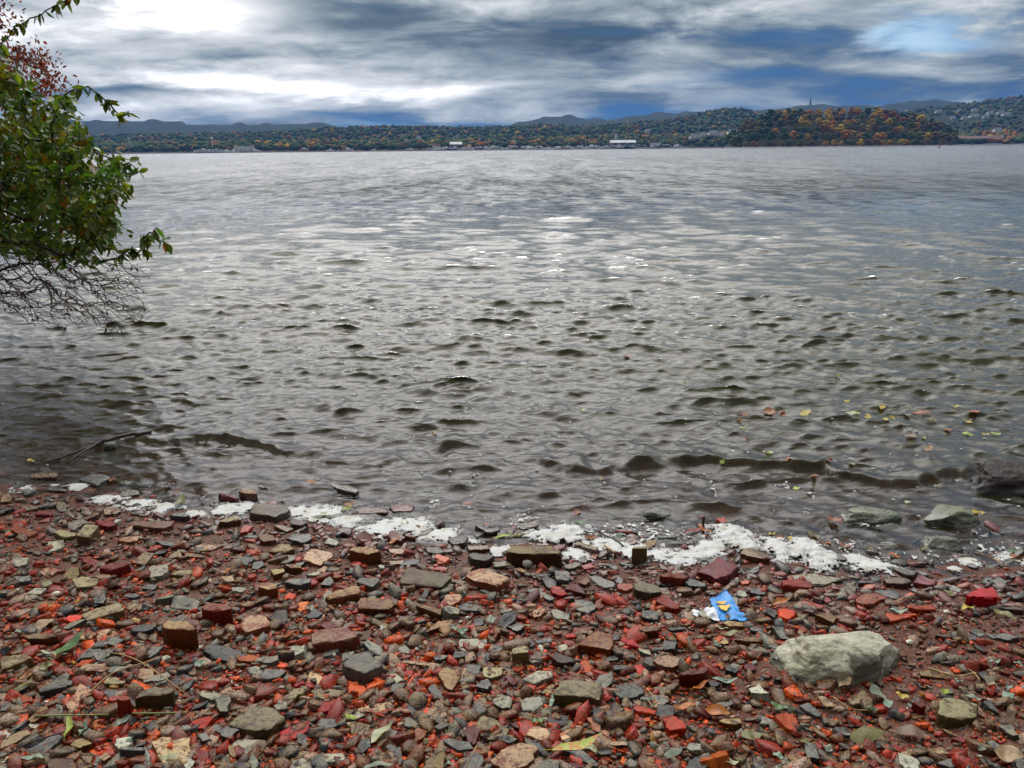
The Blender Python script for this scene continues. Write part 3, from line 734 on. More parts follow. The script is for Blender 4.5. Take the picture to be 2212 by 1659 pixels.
 (7,[(1910,450),(2060,420),(2150,435),(2150,470),(2000,465)],26,'brown'),(7,[(2000,660),(2040,650),(2110,680),(2100,720),(2010,700)],18,'dred'),
 (7,[(1050,680),(1110,660),(1160,700),(1130,760),(1080,740)],18,'orange'),(7,[(85,310),(300,325),(240,370),(160,350)],14,'brown'),
 (7,[(0,1160),(150,1130),(155,1180),(60,1220),(0,1200)],22,'dred'),(7,[(210,390),(260,385),(280,410),(220,420)],14,'slate'),
 (7,[(350,382),(430,375),(430,400),(360,405)],28,'tan'),(7,[(455,405),(540,390),(555,425),(470,430)],18,'red'),(7,[(40,470),(150,440),(200,490),(100,500)],16,'slate'),
 (7,[(200,455),(340,430),(350,470),(220,480)],18,'slate'),(7,[(380,500),(470,485),(500,530),(400,550)],12,'grey'),(7,[(100,150),(160,115),(190,150),(140,170)],8,'red'),
 (7,[(960,365),(990,345),(1015,375),(980,395)],10,'orange'),(7,[(260,540),(290,530),(310,555),(275,570)],10,'orange'),(7,[(0,680),(60,660),(110,690),(50,730),(0,710)],14,'red'),
 (7,[(130,700),(150,665),(200,680),(170,720)],14,'orange'),(7,[(1300,340)  ,(1290,380),(1260,390),(1250,350)],8,'brown'),(7,[(720,640),(760,610),(830,640),(790,660)],12,'orange'),
 (7,[(1500,975),(1560,960),(1620,1000),(1560,1035)],10,'red'),(7,[(270,900),(330,830),(375,830),(340,910),(290,930)],12,'brown'),(7,[(930,1500),(960,1470),(995,1490),(970,1530)],14,'orange'),
 (7,[(360,780),(480,755),(560,770),(570,795),(420,790)],16,'red'),(7,[(510,230),(540,215),(560,260),(530,280)],12,'red'),(7,[(1180,1230),(1240,1225),(1300,1265),(1250,1285)],12,'red'),
 (8,[(755,115),(800,50),(940,30),(1025,90),(900,150),(820,150)],28,'red'),(8,[(900,20),(1080,10),(1160,60),(1120,105),(1030,80)],18,'slate'),
 (8,[(1190,150),(1360,145),(1450,160),(1455,190),(1300,190),(1200,170)],42,'red'),(8,[(1010,215),(1060,230),(1240,220),(1300,240),(1200,260),(1060,285)],36,'red'),
 (8,[(80,190),(130,170),(240,195),(235,240),(170,280),(90,250)],28,'orange','small bright red lump of brick just above the pale boulder'),
 (8,[(1710,70),(1800,10),(1960,0),(2000,90),(1900,90),(1780,70)],90,'red','big broken red brick near the right edge, below the foam'),
 (8,[(2000,170),(2130,160),(2212,180),(2212,200)],32,'dark'),(8,[(2100,60),(2212,30),(2212,80),(2130,90)],32,'slate'),
 (8,[(1440,410),(1560,395),(1610,430),(1540,430)],22,'dark'),(8,[(1740,375),(1800,350),(1880,400),(1830,430)],10,'slate'),(8,[(1700,410),(1800,410),(1820,460),(1720,450)],12,'slate'),
 (8,[(1890,400),(2050,390),(2180,430),(2090,455),(1940,435)],26,'slate'),(8,[(680,970),(820,860),(920,940),(850,1000),(720,1030)],22,'olive'),
 (8,[(1480,960),(1560,940),(1820,1000),(1805,1120),(1600,1130),(1460,1090)],66,'olive','olive-grey brick block with mossy spots, low on the right'),
 (8,[(270,1010),(350,990),(470,1090),(440,1115),(330,1060)],34,'slate'),(8,[(50,790),(150,760),(170,790),(80,800)],32,'slate'),
 (8,[(0,510),(60,490),(110,510),(80,535)],28,'slate'),(8,[(400,885),(480,870),(540,920),(500,940)],22,'red'),(8,[(1240,990),(1290,970),(1370,1000),(1330,1035)],52,'dred'),
 (8,[(155,1450),(260,1430),(320,1470),(200,1500)],34,'brown'),(8,[(560,1540),(620,1500),(700,1540),(640,1580)],22,'red'),(8,[(1450,1510),(1560,1470),(1690,1510),(1600,1560)],22,'slate'),
 (8,[(290,190),(370,180),(410,200),(390,220)],18,'dred'),(8,[(530,70),(620,40),(700,60),(640,95)],14,'brown'),(8,[(490,1140),(560,1125),(600,1150),(540,1170)],10,'orange'),
 (8,[(1300,725),(1400,710),(1560,760),(1560,785),(1320,755)],12,'brown'),(8,[(1510,290),(1600,255),(1645,300),(1560,315)],8,'tan'),(8,[(1730,290),(1830,280),(1850,305),(1780,320)],8,'red'),
 (8,[(260,350),(290,330),(330,345),(325,385),(275,390)],14,'red'),(8,[(450,90),(500,75),(555,110),(510,130)],16,'red'),(8,[(240,140),(300,115),(480,150),(470,175),(280,175)],12,'red'),
 (8,[(985,790),(1040,765),(1120,775),(1060,800)],10,'orange'),(8,[(1100,840),(1210,835),(1200,855),(1110,860)],10,'dark'),(8,[(50,1000),(80,990),(130,1010),(100,1040)],10,'orange'),
 (8,[(1800,730),(1870,715),(1910,750),(1850,770)],12,'slate'),(8,[(840,1510),(900,1480),(950,1500),(920,1560)],18,'dred'),(8,[(1000,1430),(1080,1400),(1120,1440),(1060,1470)],14,'dred'),
 (8,[(1580,1300),(1650,1280),(1720,1310),(1690,1340)],20,'dred'),(8,[(550,150),(600,130),(640,150),(620,200),(570,190)],10,'red'),(8,[(930,400),(980,385),(1000,405),(960,420)],6,'orange'),
]


def prism(poly, z, zb, seed, rnd=.18, rough=1.0):
    """poly (k,2) corners of the upper face; top at z, foot at zb: a worn block with rounded edges and uneven faces"""
    r = np.random.default_rng(seed)
    P = np.asarray(poly, float)
    if (np.roll(P[:, 0], -1) * P[:, 1] - P[:, 0] * np.roll(P[:, 1], -1)).sum() > 0: P = P[::-1]
    c = P.mean(0)
    size = math.sqrt(max(np.ptp(P[:, 0]) * np.ptp(P[:, 1]), 1e-6)); H = z - zb
    e = min(size * .07, H * .22, .0065) * (.8 + rnd)
    ring = []
    k = len(P)
    for a in range(k):
        p0, p, p1 = P[a - 1], P[a], P[(a + 1) % k]
        l0 = np.linalg.norm(p0 - p); l1 = np.linalg.norm(p1 - p)
        t0 = min(.22, e * 1.2 / max(l0, 1e-4)); t1 = min(.22, e * 1.2 / max(l1, 1e-4))
        ring.append(p + (p0 - p) * t0); ring.append(p + ((p0 - p) * t0 + (p1 - p) * t1) * .34); ring.append(p + (p1 - p) * t1)
        for q in (.36, .66):
            ring.append(p + (p1 - p) * q + r.normal(0, size * .016 * rough, 2))
    R = np.array(ring); n = len(R)
    d = R - c; L = np.linalg.norm(d, axis=1)[:, None] + 1e-6; u = d / L
    rings = [(R + u * .03 * size, zb), (R + u * .015 * size, zb + H * .45), (R, z - e * 1.05), (R - u * e * .32, z - e * .28), (R - u * e * 1.1, z), (c + d * .55, z), (c + d * .28, z)]
    V = []
    for i, (q, zz_) in enumerate(rings):
        jit = r.normal(0, size * .008 * rough, (n, 3)); jit[:, 2] *= .6
        if i >= 4:
            am = min(size * .05, H * .16) * rough
            jit[:, 2] = [am * mnoise.fractal(Vector((a_[0] / size * 2.2, a_[1] / size * 2.2, seed * 1.7)), 1, 2, 3) * (1 if i > 4 else .35) for a_ in q]
            jit[:, :2] *= .4
        V.append(np.column_stack([q, np.full(n, zz_)]) + jit)
    V = np.concatenate(V + [np.array([[c[0], c[1], V[-1][:, 2].mean()]])])
    Fc = []
    for i in range(len(rings) - 1):
        for a in range(n):
            b = (a + 1) % n
            Fc.append((i * n + a, i * n + b, (i + 1) * n + b, (i + 1) * n + a))
    m0 = (len(rings) - 1) * n
    for a in range(n):
        Fc.append((m0 + a, m0 + (a + 1) % n, len(V) - 1))
    return V, Fc


PLACED = []        # (x, y, radius)
LAND = []          # landmarks: (x, y, phrase)
THINGS = []        # to be labelled later: (object, colour word, kind word, size, x, y)


def foam_y(x):
    return shore(x)


def build_piece(idx, reg, poly, h, key, label=None):
    pts = [rp(reg, *p) for p in poly]
    low = max(pts, key=lambda q: q[1])
    hp = h / ZS / 4
    B_ = at_ground(low[0], low[1] + hp * .97)
    dist = np.linalg.norm(B_ - CAM)
    elv = math.asin((CAM[2] - B_[2]) / dist)
    H = hp * dist / F / math.cos(elv) * 1.0
    zt = B_[2] + H
    W = np.array([on_plane(px, py, zt)[:2] for px, py in pts])
    c = W.mean(0)
    zb = min(float(ground(c[0], c[1])), zt - H) - .012
    V, Fc = prism(W, zt, zb, 1000 + idx, rough=1.5 if key in ('orange', 'dred', 'red') else 1.0)
    org = np.array([c[0], c[1], B_[2]])
    V = V - org
    # a slight lean of its own
    r = random.Random(idx)
    ln = .05 if h > 40 else .09
    V = rot_any(V, r.uniform(-ln, ln), r.uniform(-ln, ln), 0)
    nm = 'stone' if key in STONY else ('brick' if (np.ptp(W[:, 0]) > .085) else 'brick_fragment')
    me = quick_mesh(nm, V, Fc, 'angle')
    o = add(nm, me, mat=RM[key])
    o.location = org
    size = max(np.ptp(W[:, 0]), np.ptp(W[:, 1]))
    PLACED.append((c[0], c[1], .42 * (np.ptp(W[:, 0]) + np.ptp(W[:, 1])) / 2 + .005))
    if label:
        tag(o, label, 'stone' if nm == 'stone' else 'brick', 'worn bricks and stones scattered on the beach')
        short = label.split(',')[0]
        LAND.append((c[0], c[1], short, pts[0]))
    else:
        THINGS.append((o, key, nm, size, c[0], c[1], H))
    return o


for n_, pc in enumerate(PIECES):
    build_piece(n_, *pc)
# ------------------------------------------------------------------ boulders
def boulder_mesh(name, size, seed, cuts=7, sub=4, rough=.10, flat=None, cutr=(.72, .95)):
    v, f = ico(sub)
    r = np.random.default_rng(seed)
    for _ in range(cuts):
        nrm = r.normal(size=3); nrm[2] = abs(nrm[2]) * .8; nrm /= np.linalg.norm(nrm)
        h = r.uniform(*cutr); d = v @ nrm - h
        v = np.where(d[:, None] > 0, v - d[:, None] * nrm * .92, v)
    if flat: v[:, 2] = np.where(v[:, 2] > flat, flat + (v[:, 2] - flat) * .3, v[:, 2])
    out_ = []
    for p in v:
        q = Vector(p)
        n = mnoise.fractal(q * 1.6 + Vector((seed, 0, 0)), 1.0, 2.0, 5)
        out_.append(p * (1 + rough * n))
    v = np.array(out_) * np.asarray(size)
    return quick_mesh(name, v, f, 'angle')


def big_rock_material():
    m, g = new_mat('lichen_grey_rock')
    P = g('ShaderNodeTexCoord').outputs['Object']
    a = g.noise(P, 9, 8, .62, .5); b = g.noise(P, 38, 6, .65); c_ = g.noise(P, 5.0, 5, .6, .8)
    c = g.mix(g.rng(a, .38, .62), (.33, .31, .20), (.50, .47, .34))
    c = g.mix(g.rng(b, .52, .68, 0, .6), c, (.17, .11, .10))
    c = g.mix(g.rng(g.noise(P, 90, 3, .6), .58, .7, 0, .7), c, (.66, .62, .50))
    # the broad dark damp stain on the front and along the foot
    v = g.v('MULTIPLY', g.v('SUBTRACT', P, (.035, -.070, .034)), (15, 8, 19))
    s = g.rng(g.m('ADD', g.v('LENGTH', v, out=1), g.m('ADD', g.m('MULTIPLY', g.m('SUBTRACT', c_, .5), 2.2), g.m('MULTIPLY', g.m('SUBTRACT', b, .5), .8))), .85, 1.0, 1, 0)
    zf = g('ShaderNodeSeparateXYZ', Vector=P).outputs[2]
    s2 = g.rng(g.m('ADD', zf, g.m('MULTIPLY', g.m('SUBTRACT', c_, .5), .10)), .000, .020, 1, 0)
    s = g.m('MAXIMUM', s, s2)
    c = g.mix(g.m('MULTIPLY', s, .85), c, (.085, .072, .045))
    h = g.m('ADD', a, g.m('MULTIPLY', b, .35))
    bp = g('ShaderNodeBump', Strength=1.0, Distance=.02, Height=h)
    out(g, g('ShaderNodeBsdfPrincipled', Base_Color=c, Roughness=.62, Normal=bp.outputs[0]).outputs[0])
    return m


rmat = big_rock_material()
p = at_ground(*rp(8, 640, 700))
me = boulder_mesh('boulder', (.218, .12, .088), 12, cuts=10, sub=6, rough=.12, cutr=(.70, .93))
o = add('boulder', me, mat=rmat); o.location = (p[0], p[1] + .02, p[2] + .008); o.rotation_euler = (.10, .06, .15)
tag(o, 'pale grey-green boulder with a dark damp stain, the largest rock on the beach', 'boulder')
PLACED.append((p[0], p[1] + .02, .165)); LAND.append((p[0], p[1], 'the pale boulder', None))

RB = rock_material('river_boulder', (.085, .08, .05), (.055, .055, .035), (.17, .17, .11), .9)
RBK = rock_material('black_boulder', (.016, .009, .006), (.008, .005, .004), (.02, .012, .008), .2, .55)
for (x, y, size, seed, dz, mt, lab) in (
        (2225 / 2.16, 1062 / 2.16, (.30, .15, .12), 4, .02, RBK, 'black wet boulder breaking the water at the right edge of the picture'),
        (3820 / 4, 2085 / 4, (.125, .085, .052), 5, .004, RB, 'smooth rounded olive-grey boulder in the shallows, water washing past its dark foot'),
        (3480 / 4, 2075 / 4, (.145, .075, .040), 8, .0, RB, 'flat angular olive-grey boulder in the shallows, with red leaves caught at its left end'),
        (3775 / 4, 2185 / 4, (.095, .06, .038), 11, -.004, RB, 'small peaked grey boulder barely breaking the water just off the beach'),
        (2630 / 4, 2060 / 4, (.07, .04, .03), 14, -.006, RB, 'small arched grey boulder awash in the shallows, foam flecks in front of it'),
        (440 / 4, 1790 / 4, (.05, .035, .035), 17, .0, RB, 'narrow grey boulder standing up in the water at the end of the floating stick')):
    p = on_plane(x, y, 0)
    o = add('boulder', boulder_mesh('boulder', size, seed, cuts=8, sub=5, rough=.16 if mt is RBK else .09), mat=mt)
    o.location = (p[0], p[1] + size[1] * .3, dz)
    tag(o, lab, 'boulder')
    PLACED.append((p[0], p[1], size[0] * .9)); LAND.append((p[0], p[1], 'the ' + lab.split(' in the')[0].split(' break')[0].split(' bare')[0].split(' awash')[0].split(' stand')[0], None))

# ------------------------------------------------------------------ loose pieces filling the beach
PR = random.Random(99)
fill_meshes = {}
for key in ('red', 'orange', 'brown', 'tan', 'olive', 'slate', 'grey', 'pale', 'dark', 'dred'):
    L = []
    for j in range(5):
        r = np.random.default_rng(hash_ := (sum(map(ord, key)) * 31 + j))
        k = int(r.integers(4, 7)); th = np.sort((np.arange(k) + r.uniform(-.28, .28, k)) * math.tau / k)
        poly = np.stack([np.cos(th) * r.uniform(.8, 1.1, k), np.sin(th) * r.uniform(.6, .95, k)], -1) * .5
        V, Fc = prism(poly, .34, -.25, j + 50, rough=1.9)
        # skew so no two faces are parallel
        V[:, 2] *= 1 + .35 * V[:, 0] * r.uniform(-1, 1) + .35 * V[:, 1] * r.uniform(-1, 1)
        L.append(quick_mesh('piece', V, Fc, 'angle'))
        L[-1].materials.append(RM[key])
    fill_meshes[key] = L

PA = np.array(PLACED)


def free(x, y, r, tol=1.0):
    return not np.any((PA[:, 0] - x) ** 2 + (PA[:, 1] - y) ** 2 < ((PA[:, 2] + r) * tol) ** 2)


def in_view(x, y, z=0.05, margin=0):
    d = np.array([x, y, z]) - CAM
    w = d @ FWD
    if w <= 0: return None
    px = 512 + F * (d @ RT) / w; py = 384 - F * (d @ UP) / w
    return px, py


counts = {'brick': sum(1 for t in THINGS if t[2].startswith('brick')) + 30, 'stone': sum(1 for t in THINGS if t[2] == 'stone') + 3}
keys_b = ['red'] * 5 + ['orange'] * 3 + ['brown'] * 4 + ['tan'] * 3 + ['dred'] * 3 + ['olive'] * 2 + ['dark'] * 1
keys_s = ['slate'] * 5 + ['grey'] * 3 + ['pale'] * 1
newp = []
cand = 0
for size_lo, size_hi, want in ((.055, .085, 120), (.034, .055, 330)):
    got = 0
    for _ in range(9000):
        if got >= want: break
        px = PR.uniform(-20, 1044); py = PR.uniform(478, 790)
        p = at_ground(px, py)
        x, y = p[0], p[1]
        d_sh = shore(x) - y
        if d_sh < -.45 or (d_sh < 0 and PR.random() < .65): continue
        # the right-hand part of the beach is barer sand
        bare = max(0, min(1, (px - 640) / 300)) * max(0, min(1, (py - 575) / 60))
        if PR.random() < bare * .6: continue
        s = PR.uniform(size_lo, size_hi)
        if not free(x, y, s * .42, .82): continue
        kind = 'stone' if PR.random() < .34 else 'brick'
        if counts[kind] >= (285 if kind == 'brick' else 280): kind = 'stone' if kind == 'brick' else 'brick'
        if counts[kind] >= 288: continue
        key = PR.choice(keys_s if kind == 'stone' else keys_b)
        nm = 'stone' if kind == 'stone' else 'brick_fragment'
        o = add(nm, PR.choice(fill_meshes[key]))
        sz = s * PR.choice([.55, .75, 1.0]) if s > .05 else s * PR.uniform(.5, 1)
        o.scale = (s * PR.uniform(.9, 1.35), s * PR.uniform(.75, 1.05), sz * .9)
        o.rotation_euler = (PR.gauss(0, .16), PR.gauss(0, .16), PR.uniform(0, 6.28))
        o.location = (x, y, float(ground(x, y)) + .002)
        THINGS.append((o, key, nm, s * 1.1, x, y, sz * .3)); counts[kind] += 1; got += 1
        PA = np.vstack([PA, [x, y, s * .42]])
print('counts', counts)

# ------------------------------------------------------------------ gravel and rubble too small to pick apart
TINT = {'red': (.32, .030, .012), 'orange': (.58, .085, .018), 'dred': (.14, .016, .010), 'brown': (.11, .05, .03), 'tan': (.30, .20, .14),
        'slate': (.05, .055, .055), 'grey': (.17, .17, .14), 'dark': (.035, .018, .014), 'white': (.62, .58, .5), 'ochre': (.30, .16, .06)}
TK = ['red'] * 18 + ['orange'] * 17 + ['dred'] * 9 + ['brown'] * 8 + ['tan'] * 4 + ['slate'] * 7 + ['grey'] * 3 + ['dark'] * 6 + ['white'] * 1 + ['ochre'] * 2


def pebble_material():
    m, g = new_mat('brick_rubble')
    P = g('ShaderNodeNewGeometry').outputs['Position']
    t = g('ShaderNodeAttribute', {'attribute_name': 'tint'}).outputs[0]
    nb = g.noise(P, 160, 4, .65)
    up = g('ShaderNodeSeparateXYZ', Vector=g('ShaderNodeNewGeometry').outputs['Normal']).outputs[2]
    dull = g('ShaderNodeSeparateColor', Color=t).outputs[0]
    sl = g.m('MULTIPLY', g.rng(up, .4, .95), g.m('MULTIPLY', g.rng(g.noise(P, 28, 4, .6), .38, .6), g.rng(dull, .26, .10, 0, .55)))
    t = g.mix(sl, t, (.30, .215, .115))
    t = g('ShaderNodeHueSaturation', Hue=.5, Saturation=1.22, Value=1.05, Color=t).outputs[0]
    c = g.mix(g.rng(nb, .40, .54, .85, 0), t, (.014, .006, .005))
    c = g.mix(g.rng(nb, .58, .72, 0, .35), c, (.28, .22, .16))
    bp = g('ShaderNodeBump', Strength=.6, Distance=.003, Height=nb)
    wet = g.rng(g('ShaderNodeSeparateXYZ', Vector=P).outputs[2], .015, .055, 1, 0)
    c = g.mix(g.m('MULTIPLY', wet, .42), c, (.010, .006, .004))
    out(g, g('ShaderNodeBsdfPrincipled', Base_Color=c, Roughness=g.rng(nb, .3, .7, .2, .5), Normal=bp.outputs[0], Specular_IOR_Level=g.m('ADD', .3, g.m('MULTIPLY', wet, .5))).outputs[0])
    return m


PEB = pebble_material()
bases = []
v1, f1 = ico(1)
for j in range(14):
    r = np.random.default_rng(j + 700)
    v = v1 * (1, r.uniform(.6, .95), r.uniform(.4, .75))
    for _ in range(4):
        nrm = r.normal(size=3); nrm /= np.linalg.norm(nrm); d = v @ nrm - r.uniform(.35, .6)
        v = np.where(d[:, None] > 0, v - d[:, None] * nrm, v)
    bases.append(v + r.normal(0, .04, v.shape))
v0 = np.array([[1, 1, 1], [1, -1, 1], [-1, -1, 1], [-1, 1, 1], [1, 1, -1], [1, -1, -1], [-1, -1, -1], [-1, 1, -1]], float) * (.8, .6, .4)
f0 = np.array([[0, 3, 2], [0, 2, 1], [0, 1, 5], [0, 5, 4], [1, 2, 6], [1, 6, 5], [2, 3, 7], [2, 7, 6], [3, 0, 4], [3, 4, 7], [4, 5, 6], [4, 6, 7]])
chips = [v0 + np.random.default_rng(j + 40).normal(0, .17, v0.shape) for j in range(14)]
J1, J2 = Joined(), Joined()
tries = 0
n_mid = 0
gr = np.random.default_rng(5)
TKB = ['brown'] * 9 + ['tan'] * 4 + ['slate'] * 4 + ['dred'] * 6 + ['red'] * 7 + ['dark'] * 5 + ['grey'] * 1 + ['orange'] * 2
prisms = []
for j in range(16):
    r = np.random.default_rng(j + 900)
    k = int(r.integers(4, 7)); th = (np.arange(k) + r.uniform(-.25, .25, k)) * math.tau / k
    poly = np.stack([np.cos(th) * r.uniform(.8, 1.15, k), np.sin(th) * r.uniform(.55, .95, k)], -1)
    top = np.column_stack([poly * .86, np.full(k, .45) + poly[:, 0] * r.uniform(-.25, .25) + poly[:, 1] * r.uniform(-.25, .25)])
    mid = np.column_stack([poly, top[:, 2] - .14]); bot = np.column_stack([poly * 1.03, np.full(k, -.4)])
    V = np.concatenate([top, mid, bot, [[0, 0, top[:, 2].mean() + .03]]])
    F_ = []
    for a in range(k):
        b = (a + 1) % k
        F_ += [(a, b, 3 * k), (k + a, k + b, b), (k + a, b, a), (2 * k + a, 2 * k + b, k + b), (2 * k + a, k + b, k + a)]
    prisms.append((V, np.array(F_)))
for (n, lo, hi, J) in ((1900, .022, .036, J1), (4800, .012, .022, J1), (30000, .003, .009, J2)):
    pxs = gr.uniform(-30, 1054, n); pys = gr.uniform(478, 800, n) if J is J1 else 478 + 330 * gr.uniform(0, 1, n) ** .9
    for px, py in zip(pxs, pys):
        d = ray(px, py); t = (.08 - CAM[2]) / d[2]; x, y = (CAM + d * t)[:2]
        dsh = float(shore(x)) - y
        if dsh < -.5 or (dsh < 0 and gr.random() < .5): continue
        if abs(dsh) < .07 and gr.random() < .6: continue
        bare = max(0, min(1, (px - 600) / 250)) * max(0, min(1, (py - 575) / 60))
        if gr.random() < bare * .62: continue
        s = gr.uniform(lo, hi)
        v, f = prisms[gr.integers(16)] if (s > .016 or gr.random() < .93) else (bases[gr.integers(14)], f1)
        if s < 0: v, f = bases[gr.integers(14)], f1
        if J is J2: v, f = chips[gr.integers(14)], f0
        if lo > .02 and (not free(x, y, s * .7, .62) or gr.random() < .25): continue
        tk = TKB[gr.integers(len(TKB))] if s > .015 else TK[gr.integers(len(TK))]
        tn = np.array(TINT[tk]) * gr.uniform(.6, 1.35)
        v = rot_any(v * s * (gr.uniform(.8, 1.5), gr.uniform(.7, 1.1), gr.uniform(.6, 1)), gr.normal(0, .26), gr.normal(0, .26), gr.uniform(0, 6.28))
        J.put(v + (x, y, float(ground(x, y)) + s * .22), f, tn)
for j_, nm, lab in ((J1, 'rubble', 'small chips of red, orange and grey brick covering the beach'), (J2, 'gravel', 'fine red and brown brick gravel between the stones')):
    tag(add(nm, j_.mesh(nm, False), mat=PEB), lab, kind='stuff')
# ------------------------------------------------------------------ leaves
LEAFC = {'green': (.10, .20, .045), 'mint': (.30, .42, .30), 'pale': (.46, .47, .26), 'yellow': (.62, .45, .05), 'lime': (.42, .50, .06), 'orange': (.55, .17, .02),
         'red': (.34, .04, .02), 'brown': (.16, .08, .035), 'tan': (.42, .27, .13), 'olive': (.22, .20, .06), 'dkgreen': (.05, .12, .03), 'rust': (.38, .11, .025), 'greygreen': (.26, .30, .20)}
LEAFW = {'green': 'green', 'mint': 'pale mint-green', 'pale': 'pale yellowish-green', 'yellow': 'yellow', 'lime': 'bright yellow-green', 'orange': 'orange', 'red': 'red', 'brown': 'brown',
         'tan': 'tan', 'olive': 'olive', 'dkgreen': 'dark green', 'rust': 'rust-coloured', 'greygreen': 'grey-green'}


def leaf_mat(key, c2=None):
    m, g = new_mat('leaf_' + key)
    O = g('ShaderNodeTexCoord').outputs['Object']
    P = g('ShaderNodeNewGeometry').outputs['Position']
    a = g.noise(P, 60, 4, .6)
    c = LEAFC[key]
    col = g.mix(g.rng(a, .4, .65), c, c2 or tuple(q * .65 for q in c))
    n2 = g.noise(P, 240, 3, .6)
    col = g.mix(g.rng(n2, .6, .72, 0, .6), col, (.10, .05, .02))
    bp = g('ShaderNodeBump', Strength=.4, Distance=.003, Height=a)
    b = g('ShaderNodeBsdfPrincipled', Base_Color=col, Roughness=.38, Normal=bp.outputs[0])
    t = g('ShaderNodeBsdfTranslucent', Color=col)
    out(g, g('ShaderNodeMixShader', i0=.25, i1=b.outputs[0], i2=t.outputs[0]).outputs[0])
    return m


LM = {k: leaf_mat(k) for k in LEAFC}
LM['autumn'] = leaf_mat('lime', (.60, .16, .02)); LEAFW['autumn'] = 'green and orange'


def leaf_geo(L, W, curl=.25, bend=.2, seed=0, lobed=False, nl=9, nw=4, fold=.25):
    r = random.Random(seed)
    V = []; Fc = []
    for i in range(nl + 1):
        t = i / nl
        w = W / 2 * (math.sin(math.pi * min(1, t ** .85)) ** .8) * (1 if t < .995 else 0)
        if lobed: w *= 1 + .55 * math.sin(t * math.pi * 6.2)
        w = max(w, W * .015)
        side = bend * L * math.sin(t * math.pi * .8) * .35
        up = curl * L * (t - .35) ** 2 * 1.3 + .004 * math.sin(t * 9 + seed)
        for j in range(nw + 1):
            s = j / nw * 2 - 1
            V.append((t * L, side + s * w, up + fold * abs(s) * w + .05 * w * math.sin(i * 1.9 + j + seed)))
    for i in range(nl):
        for j in range(nw):
            a = i * (nw + 1) + j
            Fc.append((a, a + 1, a + nw + 2, a + nw + 1))
    n0 = len(V)                       # the stalk
    q = L * .012
    for (x_, z_) in ((-.16 * L, .06 * L), (0, curl * L * .16)):
        V += [(x_, -q, z_), (x_, q, z_), (x_, 0, z_ + q * 1.5)]
    Fc += [(n0, n0 + 1, n0 + 4, n0 + 3), (n0 + 1, n0 + 2, n0 + 5, n0 + 4), (n0 + 2, n0, n0 + 3, n0 + 5)]
    V = np.array(V); return V, Fc


